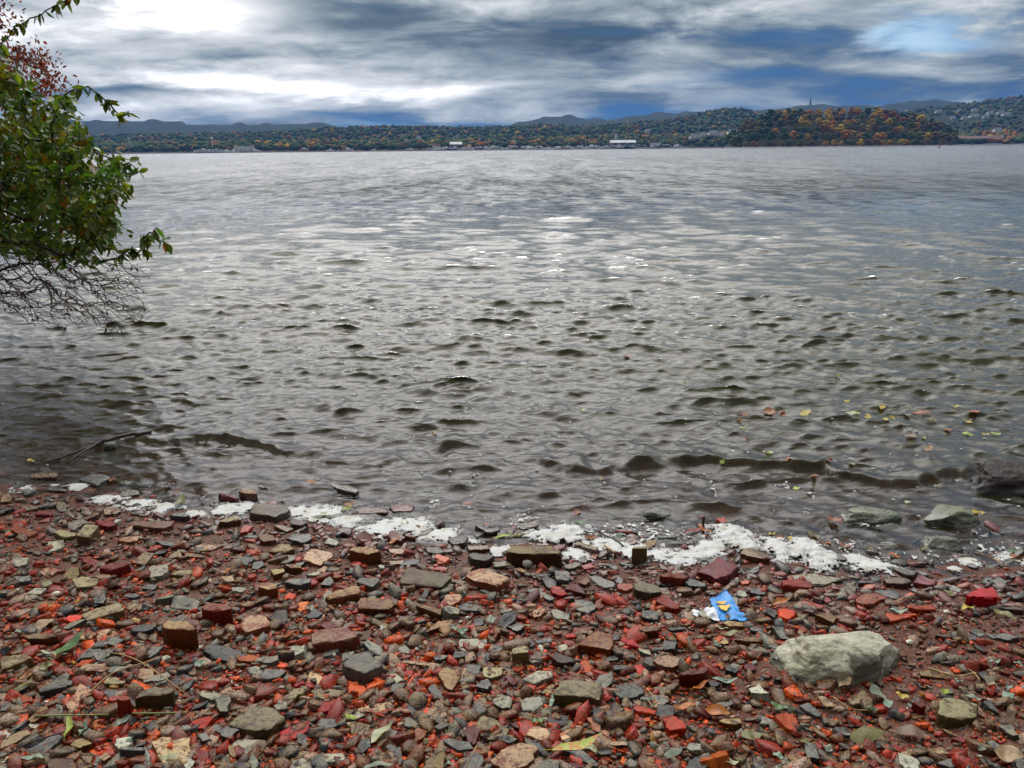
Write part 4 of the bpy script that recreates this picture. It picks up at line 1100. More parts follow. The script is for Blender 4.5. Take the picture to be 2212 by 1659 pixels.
LEAVES = []        # (object, colour, length, x, y, where)
BEACH_LEAVES = [
 (5,480,620,760,455,100,'green'),(5,345,572,480,630,26,'pale'),(5,410,640,600,612,22,'pale'),(5,290,380,470,300,85,'tan'),(5,100,950,285,835,48,'olive'),(5,980,1232,1140,1150,40,'greygreen'),
 (5,700,1290,780,1200,42,'mint'),(5,565,1325,580,1160,44,'lime'),(5,190,1500,375,1540,34,'mint'),(5,1390,1485,1560,1485,42,'pale'),(5,1090,1380,1160,1290,34,'mint'),(5,1450,240,1550,215,40,'dkgreen'),
 (5,1340,840,1430,800,32,'mint'),(5,1680,690,1785,680,52,'mint'),(5,340,720,470,700,60,'olive'),(5,0,1530,110,1490,30,'pale'),(5,100,410,200,400,34,'greygreen'),(5,340,1110,560,1150,60,'brown'),(5,860,1480,960,1500,60,'tan'),
 (6,1690,370,1760,370,60,'mint'),(6,1745,405,1835,390,60,'mint'),(6,1580,530,1735,500,60,'olive'),(6,765,1110,895,1145,34,'lime'),(6,1000,1370,1210,1240,100,'pale'),(6,1240,1075,920,1130,50,'red'),(6,340,980,460,880,34,'tan'),
 (6,1480,600,1520,595,34,'lime'),(6,200,450,380,400,70,'rust'),(6,900,1560,1200,1545,60,'greygreen'),(6,1620,1550,1720,1550,36,'mint'),(6,1980,280,2090,290,80,'greygreen'),
 (7,340,1422,760,1262,76,'autumn'),(7,650,1150,885,1295,52,'rust'),(7,1390,1072,1600,1068,60,'orange'),(7,1665,1075,1885,1110,88,'orange'),(7,635,1390,735,1445,42,'pale'),(7,820,1170,892,1182,42,'lime'),
 (7,1725,800,1945,800,34,'mint'),(7,1740,480,1800,535,34,'mint'),(7,1800,425,1965,395,50,'olive'),(7,780,1340,1095,1390,60,'tan'),(7,1310,1475,1465,1405,60,'greygreen'),(7,325,1045,330,940,34,'mint'),(7,165,1185,295,1150,50,'green'),
 (7,1740,355,1870,390,24,'pale'),(7,1560,900,1700,845,40,'orange'),(7,480,1205,520,1180,30,'pale'),(7,150,620,310,600,70,'brown'),(7,1770,1500,1960,1540,70,'pale'),(7,1980,1290,2160,1290,90,'olive'),(7,230,930,290,915,24,'mint'),
 (8,20,1020,195,1072,42,'green'),(8,20,590,105,642,32,'mint'),(8,1015,1052,1085,1000,52,'mint'),(8,1700,942,1850,980,44,'greygreen'),(8,2030,965,2130,960,62,'mint'),(8,430,965,585,1075,62,'tan'),(8,1100,930,1225,960,52,'yellow'),
 (8,1490,910,1575,930,44,'lime'),(8,1870,850,2005,890,54,'tan'),(8,40,1440,132,1492,42,'mint'),(8,470,1380,550,1450,62,'greygreen'),(8,1910,660,2005,670,34,'mint'),(8,610,880,705,820,52,'tan'),(8,1950,1440,2212,1500,125,'tan'),
 (8,1940,210,2145,285,72,'olive'),(8,1525,30,1600,85,52,'olive'),(8,1670,200,1785,190,44,'yellow'),(8,40,165,200,160,52,'orange'),(8,1050,205,1210,212,36,'mint'),(8,900,870,1010,1000,90,'greygreen'),(8,700,1340,1000,1310,110,'olive'),
 (8,1080,1240,1400,1300,100,'brown'),(8,820,1050,960,1085,30,'dkgreen'),(8,270,1340,420,1370,80,'olive'),(8,1150,1480,1230,1450,50,'tan'),(8,1600,810,1680,840,34,'mint'),(8,2050,870,2120,900,34,'mint'),(8,1420,1420,1560,1440,50,'tan'),
 (8,2120,650,2212,690,44,'mint'),(8,1820,1420,1900,1380,44,'greygreen'),(8,1990,1180,2120,1150,60,'brown'),
 (3,630,770,735,760,44,'rust'),(3,880,790,970,745,54,'dkgreen'),(3,1000,820,1095,795,44,'red'),(3,1150,850,1252,800,60,'tan'),(3,525,620,700,690,44,'green'),(3,1478,730,1640,680,36,'red'),(3,1610,655,1735,735,40,'orange'),
 (3,0,760,100,740,34,'lime'),(3,1960,790,2130,770,44,'rust'),(3,1980,800,2080,780,34,'orange'),(3,540,560,600,530,44,'rust'),
 (4,0,960,65,955,52,'yellow'),(4,170,980,265,1020,52,'yellow'),(4,345,940,435,1000,54,'olive'),(4,440,1020,560,1045,44,'orange'),(4,60,985,150,1000,44,'rust'),(4,850,1075,915,1090,34,'yellow'),(4,1030,1110,1165,1150,50,'orange'),
 (4,1750,768,1872,768,52,'yellow'),(4,600,1040,740,1070,40,'rust'),(4,520,815,640,860,60,'rust'),(4,1310,1075,1400,1095,40,'olive'),(4,2060,1130,2200,1110,44,'dkgreen'),(4,2080,1160,2212,1140,54,'rust'),(4,1940,1160,2050,1250,24,'tan'),
 (2,750,530,835,505,40,'lime'),(2,1255,650,1335,645,44,'lime'),(2,1380,640,1420,690,28,'red'),(2,1150,825,1245,790,54,'orange'),(2,2060,770,2212,745,44,'lime'),(2,440,290,520,280,44,'orange'),(2,760,485,860,475,44,'rust'),
 (1,255,90,305,110,34,'yellow'),(1,1480,380,1560,360,40,'orange'),(1,1920,1085,2040,1035,44,'orange'),(1,1930,1100,2040,1160,80,'tan'),(1,390,1135,470,1180,54,'olive'),(1,1520,500,1560,425,60,'olive'),(1,920,270,1000,255,40,'rust')]
for k_, (rg, x1, y1, x2, y2, w, ck) in enumerate(BEACH_LEAVES):
    a = at_ground(*rp(rg, x1, y1), .012); b = at_ground(*rp(rg, x2, y2), .012)
    if shore(a[0]) - a[1] < .02:
        a = on_plane(*rp(rg, x1, y1), .004); b = on_plane(*rp(rg, x2, y2), .004)
    L = np.linalg.norm((b - a)[:2]); dist = np.linalg.norm(a - CAM)
    W = min(max(w / ZS / 4 * dist / F * 1.15, .2 * L), .8 * L); L = min(L, .22)
    r = random.Random(k_)
    V, Fc = leaf_geo(L, W, r.uniform(-.05, .35), r.uniform(-.5, .5), k_, lobed=(ck in ('brown', 'rust') and r.random() < .6), fold=r.uniform(-.1, .45))
    o = add('leaf', quick_mesh('leaf', V, Fc), mat=LM[ck])
    d_sh = shore(a[0]) - a[1]
    zt = (float(ground(a[0], a[1])) + .020 if d_sh > .02 else .010)
    o.location = (a[0], a[1], zt)
    o.rotation_euler = (r.uniform(-.35, .35), r.uniform(-.12, .08), math.atan2(b[1] - a[1], b[0] - a[0]))
    LEAVES.append((o, ck, L, a[0], a[1], 'beach' if d_sh > .02 else 'shallow water'))

# floating leaves (x, y of the photo at 2212 wide, size, colour)
FLOAT = [(1605,888,26,'rust'),(1665,883,26,'rust'),(1690,884,16,'rust'),(1740,885,26,'yellow'),(1828,865,15,'yellow'),(1987,895,34,'rust'),(1912,915,16,'yellow'),(2090,912,18,'yellow'),(1905,881,16,'yellow'),(1838,893,24,'pale'),
 (1850,900,14,'lime'),(1598,915,12,'orange'),(1604,930,14,'lime'),(1740,897,13,'lime'),(1926,906,14,'yellow'),(2012,915,16,'yellow'),(2088,942,18,'lime'),(2150,942,20,'lime'),(2128,941,12,'yellow'),(2105,899,20,'rust'),
 (1970,950,24,'tan'),(1996,953,12,'lime'),(1612,950,10,'rust'),(1660,988,16,'lime'),(1650,985,10,'tan'),(1258,895,12,'lime'),(1510,775,9,'lime'),(1810,813,8,'yellow'),(1355,768,14,'rust'),(938,935,14,'tan'),(2045,933,16,'rust'),
 (1850,887,14,'olive'),(1872,907,18,'yellow'),(1960,903,12,'pale'),(1945,923,10,'tan'),(1700,1013,16,'rust'),(1840,1014,14,'pale'),(1480,835,8,'lime'),(2005,971,20,'tan'),(2065,883,16,'yellow'),
 (1755,1040,16,'rust'),(1720,1058,18,'lime'),(1960,1090,14,'pale'),(1560,1010,12,'lime'),(2025,1056,14,'pale'),(1790,1015,18,'rust'),(1300,1035,14,'tan'),(1140,1130,14,'olive'),(700,1120,12,'lime'),(2060,890,10,'tan')]
for k_, (x, y, s, ck) in enumerate(FLOAT):
    p = on_plane(x / 2.16, y / 2.16, 0.0)
    dist = np.linalg.norm(p - CAM)
    L = s / 2.16 * dist / F * 1.15
    r = random.Random(k_ + 500)
    V, Fc = leaf_geo(L, L * r.uniform(.5, .8), r.uniform(-.1, .15), r.uniform(-.3, .3), k_, lobed=(ck == 'rust'), nl=8, fold=.08)
    V[:, :2] -= (L / 2, 0)
    o = add('leaf', quick_mesh('leaf', V, Fc), mat=LM[ck])
    h = float(water(np.array([p[0]]), np.array([p[1]]))[0][0])
    # follow the slope of the water
    e = .04
    hx = float(water(np.array([p[0] + e]), np.array([p[1]]))[0][0]); hy = float(water(np.array([p[0]]), np.array([p[1] + e]))[0][0])
    nrm = Vector((-(hx - h) / e, -(hy - h) / e, 1)).normalized()
    q = nrm.to_track_quat('Z', 'X') @ Vector((0, 0, 1)).rotation_difference(Vector((0, 0, 1)))
    Rz = Matrix.Rotation(r.uniform(-.9, .9) + (math.pi if r.random() < .5 else 0), 4, 'Z')
    o.matrix_world = Matrix.Translation((p[0], p[1], h + .008)) @ q.to_matrix().to_4x4() @ Rz
    LEAVES.append((o, ck, L, p[0], p[1], 'water'))

# ------------------------------------------------------------------ straws, twigs, floating stick
def plain(name, c, rough=.5, bump=40, var=.4):
    m, g = new_mat(name)
    P = g('ShaderNodeNewGeometry').outputs['Position']
    a = g.noise(P, bump, 4, .6)
    col = g.mix(g.rng(a, .35, .65), c, tuple(q * (1 - var) for q in c))
    bp = g('ShaderNodeBump', Strength=.5, Distance=.003, Height=a)
    out(g, g('ShaderNodeBsdfPrincipled', Base_Color=col, Roughness=rough, Normal=bp.outputs[0]).outputs[0])
    return m


STRAW = plain('dry_straw', (.50, .32, .12)); BARK = plain('wet_bark', (.055, .028, .018), .45, 80); BLADE = plain('green_blade', (.28, .34, .10))


def smooth_path(pts, n=14):
    P = np.array(pts, float); t = np.linspace(0, len(P) - 1, n); k = np.arange(len(P))
    S = np.stack([np.interp(t, k, P[:, i]) for i in range(3)], -1)
    for _ in range(2): S[1:-1] = .25 * S[:-2] + .5 * S[1:-1] + .25 * S[2:]
    return S


for rg, pts, w, mt, nm, lab in (
    (5, [(885, 552, .03), (1080, 580, .04), (1250, 655, .045), (1450, 800, .04), (1595, 912, .015)], .0016, STRAW, 'straw', 'long curved yellow straw lying across the bricks at the lower left, crossing another straw'),
    (5, [(770, 910, .015), (920, 765, .03), (1050, 700, .035), (1250, 652, .045), (1340, 615, .02)], .0018, STRAW, 'straw', 'shorter pale straw crossing under the long curved one at the lower left'),
    (5, [(300, 1110, .02), (560, 1103, .03), (940, 1098, .02)], .0022, BLADE, 'grass_blade', 'thin green grass blade pointing left from behind the upright red stub'),
    (5, [(1140, 1088, .02), (1350, 1085, .03), (1620, 1078, .02)], .0018, BLADE, 'grass_blade', 'thin green grass blade pointing right from behind the upright red stub'),
    (5, [(0, 1480, .02), (250, 1335, .035), (560, 1245, .03)], .0022, BARK, 'twig', 'thin dark twig arching over the bricks in the bottom left corner'),
    (6, [(1815, 1560, .02), (1860, 1460, .04), (1908, 1368, .05)], .0017, STRAW, 'straw', 'short straight yellow straw leaning against the big tan brick at the bottom edge'),
    (6, [(1925, 910, .015), (2010, 935, .02), (2150, 945, .015)], .0012, STRAW, 'straw', 'fine short straw above the five-sided mossy-looking slab'),
    (8, [(560, 945, .02), (670, 1020, .03), (760, 1060, .02), (900, 1060, .015)], .0014, STRAW, 'straw', 'thin bent straw below the pale boulder'),
    (8, [(1380, 690, .012), (1560, 750, .02), (1650, 770, .015), (1800, 735, .02)], .0022, STRAW, 'straw', 'orange-brown straw on the bare sand right of the pale boulder'),
    (8, [(1700, 690, .01), (1780, 730, .02), (1825, 790, .02), (1835, 825, .01)], .0013, STRAW, 'straw', 'fine hooked straw on the bare sand near the right edge'),
    (7, [(1160, 870, .02), (1220, 930, .03), (1250, 1000, .015)], .0014, STRAW, 'straw', 'thin straw between two dark slabs, right of the largest olive-tan brick'),
    (7, [(1170, 970, .01), (1210, 1020, .02), (1265, 1062, .01)], .0014, STRAW, 'straw', 'thin straw touching the orange-red fragment below the dark slabs'),
    (3, [(1655, 690, .02), (1652, 630, .05), (1660, 572, .085)], .0055, BARK, 'twig', 'short thick brown twig sticking straight up at the edge of the foam'),
    (3, [(800, 825, .03), (840, 855, .035), (885, 885, .03)], .0045, STRAW, 'twig', 'short tan twig lying on the foam beside the green and red leaves'),
    (3, [(740, 670, .02), (780, 730, .03), (900, 770, .03), (960, 830, .02)], .0035, BARK, 'twig', 'dark curved twig washed up with leaves at the top of the foam')):
    P3 = [at_ground(*rp(rg, x, y), z) for x, y, z in pts]
    V, Fc = tube(smooth_path(P3), np.full(14, w * 1.1), 5)
    tag(add(nm, quick_mesh(nm, V, Fc), mat=mt), lab, nm.replace('grass_blade', 'grass blade'))

e = empty('floating_stick', on_plane(205 / 2.16, 962 / 2.16, .0).tolist())
tag(e, 'thin dark brown stick with a side shoot floating in the water at the left', 'stick')
loc = np.array(e.location)
P3 = [on_plane(x / 2.16, y / 2.16, z) - loc for x, y, z in ((98, 1002, -.01), (150, 982, .01), (205, 962, .015), (215, 955, .02), (270, 942, .025), (325, 932, .01))]
V, Fc = tube(smooth_path(P3, 22) + np.random.default_rng(2).normal(0, .003, (22, 3)), np.linspace(.006, .013, 22) * (1 + .15 * np.sin(np.arange(22) * 2.1)), 7)
add('stem', quick_mesh('stem', V, Fc), e, BARK)
P3 = [on_plane(x / 2.16, y / 2.16, z) - loc for x, y, z in ((212, 958, .015), (180, 975, .012), (142, 1000, .0))]
V, Fc = tube(smooth_path(P3, 9), np.linspace(.008, .004, 9), 6)
add('side_shoot', quick_mesh('side_shoot', V, Fc), e, BARK)

# ------------------------------------------------------------------ shells
SHELL = plain('shell', (.72, .66, .52), .3, 90, .2)


def shell_mesh(L, W, H):
    V = []; Fc = []; n, m_ = 8, 14
    for i in range(n + 1):
        t = i / n
        for j in range(m_):
            a = j / m_ * math.tau
            r_ = t * (1 + .06 * math.cos(a * 9) * t)
            V.append((L / 2 * r_ * math.cos(a) + L * .12 * (1 - t), W / 2 * r_ * math.sin(a), H * (1 - t * t) + .0005))
    for i in range(n):
        for j in range(m_):
            b = (j + 1) % m_
            Fc.append((i * m_ + j, i * m_ + b, (i + 1) * m_ + b, (i + 1) * m_ + j))
    return quick_mesh('shell', V, Fc)


for rg, x, y, s, tilt, lab in (
    (3, 140, 985, 100, 1.1, 'round ivory clam shell leaning against the long dark brown brick slab'),
    (5, 482, 60, 75, .35, 'oval white shell at the far left among red chips, above the long olive-tan brick'),
    (6, 1418, 1450, 48, .5, 'small bright white shell near the bottom edge, left of the five-sided slab'),
    (6, 668, 582, 44, .3, 'small cream-coloured shell between the wedge-topped brick and the grooved block'),
    (8, 1225, 470, 55, .2, 'smooth white pebble-like shell on bare sand, up and right of the pale boulder'),
    (8, 1545, 210, 48, .2, 'small white shell beside the long red brick on the right'),
    (6, 1828, 260, 36, .3, 'tiny white shell near two mint-green leaves'),
    (7, 318, 222, 36, .4, 'tiny white shell against the pale olive stone'),
    (7, 355, 1545, 70, .8, 'curved white shell cut by the bottom edge of the picture')):
    p = at_ground(*rp(rg, x, y), .01); L = s / ZS / 4 * np.linalg.norm(p - CAM) / F
    o = add('shell', shell_mesh(L, L * .8, L * .3), mat=SHELL)
    if rg == 3: p = p + np.array([0, -.01, .01])
    o.location = p; o.rotation_euler = (tilt, 0, random.Random(x).uniform(-.4, .4))
    tag(o, lab, 'shell')

# ------------------------------------------------------------------ torn blue wrapper
def film(name, c, rough, c2=None, f2=0.0):
    m, g = new_mat(name)
    P = g('ShaderNodeNewGeometry').outputs['Position']
    a = g.noise(P, 90, 3, .6)
    col = g.mix(g.rng(a, .4, .7, 0, .5), c, c2 or c)
    bp = g('ShaderNodeBump', Strength=.9, Distance=.004, Height=g.noise(P, 90, 4, .6))
    out(g, g('ShaderNodeBsdfPrincipled', Base_Color=col, Roughness=rough, Normal=bp.outputs[0], Metallic=f2).outputs[0])
    return m


def sheet(name, pts, parent, mat, z0, amp, seed, n=16, lift=None):
    """a crumpled thin sheet whose outline is the quadrilateral pts (world xy)"""
    A_, B_, C_, D_ = [np.array(q, float) for q in pts]
    V = []; Fc = []
    for lay in (0, 1):
        for i in range(n + 1):
            for j in range(n + 1):
                s, t = i / n, j / n
                q = (A_ * (1 - s) + B_ * s) * (1 - t) + (D_ * (1 - s) + C_ * s) * t
                fr_ = .035 * (mnoise.noise(Vector((s * 7, t * 7, seed))))
                q = q + (q - (A_ + C_) / 2) * fr_
                z = z0 + amp * mnoise.fractal(Vector((q[0] * 26, q[1] * 26, seed)), 1, 2, 4) + (lift(s, t) if lift else 0)
                V.append((q[0], q[1], z - lay * .0012))
    N_ = (n + 1) ** 2
    for i in range(n):
        for j in range(n):
            a = i * (n + 1) + j
            Fc.append((a, a + n + 1, a + n + 2, a + 1)); Fc.append((N_ + a, N_ + a + 1, N_ + a + n + 2, N_ + a + n + 1))
    rim = [i * (n + 1) for i in range(n + 1)] + [n * (n + 1) + j for j in range(1, n + 1)] + [i * (n + 1) + n for i in range(n - 1, -1, -1)] + [j for j in range(n - 1, 0, -1)]
    for a, b in zip(rim, rim[1:] + rim[:1]):
        Fc.append((a, b, N_ + b, N_ + a))
    return add(name, quick_mesh(name, V, Fc), parent, mat)


c0 = at_ground(*rp(7, 1860, 190))
e = empty('wrapper', c0.tolist())
tag(e, 'torn bright blue plastic wrapper with yellow patches and a white crumpled end', 'wrapper')
LAND.append((c0[0], c0[1], 'the blue wrapper', None))
PLACED.append((c0[0], c0[1], .06))


def wq(x, y): return (at_ground(*rp(7, x, y), .02) - c0)[:2]


BLUE = film('blue_plastic', (.010, .22, .62), .22, (.05, .36, .75)); YEL = film('yellow_print', (.75, .42, .03), .25, (.8, .5, .1)); WHT = film('white_film', (.75, .75, .78), .25, (.5, .5, .58))
lf = lambda s, t: .010 * (1 - t) ** 1.3 + .004
sheet('blue_panel', [wq(1705, 115), wq(1850, 50), wq(2040, 245), wq(1800, 270)], e, BLUE, .014, .012, 3.3, lift=lf)
lf2 = lambda s, t: .021
sheet('yellow_patch', [wq(1755, 148), wq(1850, 138), wq(1835, 160), wq(1800, 168)], e, YEL, .021, .004, 3.3, n=8, lift=lambda s, t: .010)
sheet('yellow_patch', [wq(1775, 172), wq(1892, 165), wq(1850, 218), wq(1812, 208)], e, YEL, .021, .004, 3.3, n=8, lift=lambda s, t: .008)
sheet('white_end', [wq(1530, 205), wq(1740, 165), wq(1800, 268), wq(1590, 248)], e, WHT, .010, .016, 7.1, lift=lambda s, t: .010)

# ------------------------------------------------------------------ foam
def foam_material(soft=False):
    m, g = new_mat('river_foam')
    P = g('ShaderNodeNewGeometry').outputs['Position']
    a = g.noise(P, 14, 5, .6); sp = g.noise(P, 130, 3, .6); v = g('ShaderNodeTexVoronoi', Vector=P, Scale=230.0)
    c = g.mix(g.rng(a, .45, .75), (.60, .59, .56), (.42, .37, .28))
    c = g.mix(g.rng(sp, .60, .70, 0, .9), c, (.22, .15, .10))
    bp = g('ShaderNodeBump', Strength=.5, Distance=.004, Height=g.m('ADD', v.outputs['Distance'], a))
    sh = g('ShaderNodeBsdfPrincipled', Base_Color=c, Roughness=.45, Normal=bp.outputs[0]).outputs[0]
    if soft:      # thin wet froth at the margins, see-through between its bubbles
        cv = g('ShaderNodeAttribute', {'attribute_name': 'cover'}).outputs[2]
        bub = g('ShaderNodeTexVoronoi', Vector=P, Scale=150.0).outputs['Distance']
        al = g.rng(g.m('ADD', cv, g.m('ADD', g.m('MULTIPLY', g.m('SUBTRACT', a, .5), 1.2), g.m('MULTIPLY', g.m('SUBTRACT', bub, .45), .4))), .06, .55, .0, .97)
        sh = g('ShaderNodeMixShader', i0=al, i1=g('ShaderNodeBsdfTransparent').outputs[0], i2=sh).outputs[0]
    out(g, sh)
    return m


FOAM = foam_material()
FOAM_SOFT = foam_material(True)
# blobs of the foam line: x, y of the photo at 2212 wide, half width, half height, thickness
FB = [(45, 1060, 28, 9, .6), (120, 1043, 30, 8, .6), (165, 1052, 28, 10, .6), (235, 1080, 45, 11, .9), (300, 1092, 45, 13, .9), (350, 1102, 30, 14, .8), (385, 1098, 20, 5, .4), (420, 1112, 30, 8, .5), (490, 1106, 40, 15, .9), (530, 1100, 25, 15, .8),
      (635, 1108, 35, 12, .8), (690, 1115, 60, 18, 1.0), (750, 1128, 50, 14, .9), (830, 1145, 60, 18, 1.0), (890, 1140, 60, 18, .9), (950, 1160, 60, 16, .9), (1000, 1170, 40, 10, .6), (1085, 1190, 35, 12, .6), (1180, 1165, 55, 15, 1.3), (1230, 1160, 50, 22, 1.7),
      (1250, 1200, 35, 20, 1.1), (1320, 1185, 50, 22, 1.2), (1370, 1195, 50, 18, 1.1), (1420, 1205, 55, 18, 1.0), (1480, 1210, 55, 16, 1.0), (1530, 1195, 50, 20, 1.4), (1575, 1170, 55, 26, 2.4), (1610, 1180, 40, 24, 2.1),
      (1690, 1195, 45, 24, 2.2), (1740, 1200, 60, 28, 2.6), (1780, 1215, 45, 24, 1.9), (1850, 1215, 40, 12, .8), (1890, 1228, 55, 14, .9), (1940, 1238, 30, 10, .6), (2100, 1218, 26, 10, .5), (2180, 1210, 30, 12, .6), (2215, 1215, 30, 12, .6), (2060, 1230, 14, 6, .4)]
FBW = []
for x, y, rx, ry_, t in FB:
    p = at_ground(x / 2.16, y / 2.16); dist = np.linalg.norm(p - CAM)
    q = at_ground(x / 2.16, (y - ry_) / 2.16)
    FBW.append((p[0], p[1], rx / 2.16 * dist / F * 1.18, abs(q[1] - p[1]) * 1.22, t))
step = .0055
gx = np.arange(-2.8, 2.6, step); gy = np.arange(2.5, 3.9, step)
GX, GY = np.meshgrid(gx, gy)
nz1 = .5 * sines(GX, GY, 61, .09, 9) + .35 * sines(GX, GY, 62, .035, 9) + .22 * sines(GX, GY, 64, .016, 9)
Mk = np.full(GX.shape, -9.0); Th = np.zeros(GX.shape)
for x, y, a, b, t in FBW:
    d = 1 - np.sqrt(((GX - x) / a) ** 2 + ((GY - y) / b) ** 2)
    Mk = np.maximum(Mk, d); Th = np.maximum(Th, t * np.clip(d, 0, 1) ** .6)
Mk2 = Mk + .30 * nz1 + .16 * sines(GX, GY, 68, .008, 9)
Z0 = np.maximum(ground(GX, GY, True), 0.002)
ZF = Z0 + .002 + Th * .012 * np.clip(Mk2 * 2.2, 0, 1) ** .6 * (1 + .30 * sines(GX, GY, 65, .06, 7) * .6 + .05 * sines(GX, GY, 66, .018, 7))
keep = Mk2 > .10
# little holes showing stones through the thin margins
hol = sines(GX, GY, 67, .022, 12)
keep &= ~((hol > .95) & (Mk2 < .38))
quad = keep[:-1, :-1] & keep[1:, :-1] & keep[:-1, 1:] & keep[1:, 1:]
ii, jj = np.nonzero(quad)
nx_ = GX.shape[1]
fq = np.stack([ii * nx_ + jj, ii * nx_ + jj + 1, (ii + 1) * nx_ + jj + 1, (ii + 1) * nx_ + jj], -1)
allv = np.stack([GX, GY, ZF], -1).reshape(-1, 3)
us, inv = np.unique(fq.ravel(), return_inverse=True)
fme = quick_mesh('foam', allv[us], inv.reshape(-1, 4)); fattr(fme, 'cover', Mk2.ravel()[us])
tag(add('foam', fme, mat=FOAM_SOFT), 'white river foam washed up along the water line', kind='stuff')

# lacy foam and bubbles afloat
LX = np.arange(-2.6, 2.7, .0055); LY = np.arange(2.55, 4.1, .0055)
GX, GY = np.meshgrid(LX, LY)
lace = np.abs(sines(GX, GY, 71, .035, 12)) + .5 * np.abs(sines(GX, GY, 72, .018, 12))
patch = sines(GX, GY * 1.6, 73, .35, 9) + .5 * sines(GX, GY, 74, .14, 9)
zone = np.exp(-((GY - shore(GX) - .14) / .16) ** 2) * np.clip((GX + .3) / .6, .25, 1)
ex = np.zeros_like(GX)
for x, y, rx, ry_ in ((2860 / 4, 1960 / 4, 9, 14), (3150 / 4, 1955 / 4, 12, 8), (3230 / 4, 1990 / 4, 22, 8), (2520 / 4, 2110 / 4, 60, 7), (2690 / 4, 2130 / 4, 50, 8), (3480 / 4, 2100 / 4, 26, 7), (2100 / 4, 2080 / 4, 20, 14), (1750 / 4, 2010 / 4, 14, 9)):
    p = on_plane(x, y, 0); dist = np.linalg.norm(p - CAM); q = on_plane(x, y - ry_, 0)
    ex = np.maximum(ex, 1 - np.sqrt(((GX - p[0]) / (rx * dist / F)) ** 2 + ((GY - p[1]) / (q[1] - p[1])) ** 2))
lv = zone * 1.15 + np.clip(ex, 0, 1) * 1.6 + .30 * patch
wet = ground(GX, GY) < -.004
keep = (lace < .32 + .5 * np.clip(lv - .5, 0, 1.0)) & (lv > .52) & wet
quad = keep[:-1, :-1] & keep[1:, :-1] & keep[:-1, 1:] & keep[1:, 1:]
ii, jj = np.nonzero(quad); nx_ = GX.shape[1]
fq = np.stack([ii * nx_ + jj, ii * nx_ + jj + 1, (ii + 1) * nx_ + jj + 1, (ii + 1) * nx_ + jj], -1)
us, inv = np.unique(fq.ravel(), return_inverse=True)
vx = GX.ravel()[us]; vy = GY.ravel()[us]
allv = np.stack([vx, vy, water(vx, vy)[0] + .005], -1)
tag(add('foam_lace', quick_mesh('foam_lace', allv, inv.reshape(-1, 4)), mat=FOAM), 'thin lacy foam drifting on the shallow water', kind='stuff')

JB = Joined(); br = np.random.default_rng(8)
vi, fi = ico(2)
for _ in range(300):
    px = br.uniform(0, 1024); py = br.uniform(340, 520) if br.random() < .8 else br.uniform(250, 345)
    if px < 380 and br.random() < .8: continue
    p = on_plane(px, py, 0)
    if p[1] < shore(p[0]) + .1: continue
    s = br.choice([.004, .006, .010, .016], p=[.58, .34, .07, .01])
    h = float(water(np.array([p[0]]), np.array([p[1]]))[0][0])
    if s > .009:            # a ring of froth with a dark hole
        n = 12
        for a in range(n):
            t = a / n * math.tau
            JB.put(vi[:, :] * s * .30 * (1, 1, .5) + (p[0] + s * math.cos(t) * 1.1, p[1] + s * math.sin(t) * 1.1, h + .004), fi)
    else:
        JB.put(vi * s * (1.4, 1, .5) + (p[0], p[1], h + .003), fi)
tag(add('foam_bubbles', JB.mesh('foam_bubbles'), mat=FOAM), 'white specks and rings of foam scattered over the water', kind='stuff')
# ------------------------------------------------------------------ the far shore
def wl(x):          # height of the far water line in the photo (2212 wide)
    return np.interp(x, [-600, 0, 250, 675, 1100, 1540, 1900, 2212, 2800], [352, 343, 340, 331, 323, 320, 319, 318, 320])


def far_point(x, D):        # point on the ground plane in the direction of column x at distance D (metres forward)
    d = ray(x / 2.16, 149)
    return np.array([d[0] / d[1] * D, D])


def lift_of(x, y, D):       # metres above the water for something seen at photo row y
    return (wl(x) - y) / 2.16 / F * D * 1.02


def hill_material(name, cols, scale, rough=.9):
    m, g = new_mat(name)
    P = g('ShaderNodeNewGeometry').outputs['Position']
    a = g.noise(P, 1 / scale, 5, .6); b = g.noise(P, 1 / (scale * .22), 4, .7)
    c = g.ramp(g.m('ADD', g.m('MULTIPLY', a, .6), g.m('MULTIPLY', b, .4)), cols)
    bp = g('ShaderNodeBump', Strength=1.0, Distance=scale * .35, Height=b)
    out(g, g('ShaderNodeBsdfPrincipled', Base_Color=c, Roughness=rough, Normal=bp.outputs[0], Specular_IOR_Level=.1).outputs[0])
    return m


def ridge(name, prof, D0, D1, D2, mat, seed, label, rough_h=0.0, n=420):
    """terrain rising from the shore at D0 to its crest at D1 and falling away to D2; prof: crest rows of the photo"""
    xs_ = np.linspace(prof[0][0], prof[-1][0], n)
    py = np.interp(xs_, [p[0] for p in prof], [p[1] for p in prof])
    crest = lift_of(xs_, py, D1)
    prof_t = [(0, -.02), (.02, .01), (.12, .12), (.3, .32), (.5, .58), (.75, .86), (.92, .985), (1, 1.0), (1.1, .97), (1.35, .75), (1.7, .35), (2.0, .0)]
    V = []
    for t, hgt in prof_t:
        D = D0 + (D1 - D0) * min(t, 1) + (D2 - D1) * max(0, t - 1)
        u = np.array([far_point(x, D) for x in xs_])
        z = crest * hgt + (rough_h * sines(u[:, 0], u[:, 1], seed, rough_h * 30) * (.3 + hgt) * (hgt > .05) if rough_h and t < .95 else 0)
        V.append(np.column_stack([u, z + (0 if hgt > 0 else -2)]))
    V = np.concatenate(V); m_ = len(prof_t)
    i = np.arange(m_ - 1)[:, None] * n + np.arange(n - 1)[None]
    f = np.stack([i, i + 1, i + n + 1, i + n], -1).reshape(-1, 4)
    tag(add(name, quick_mesh(name, V, f), mat=mat), label, kind='structure')
    return xs_, crest


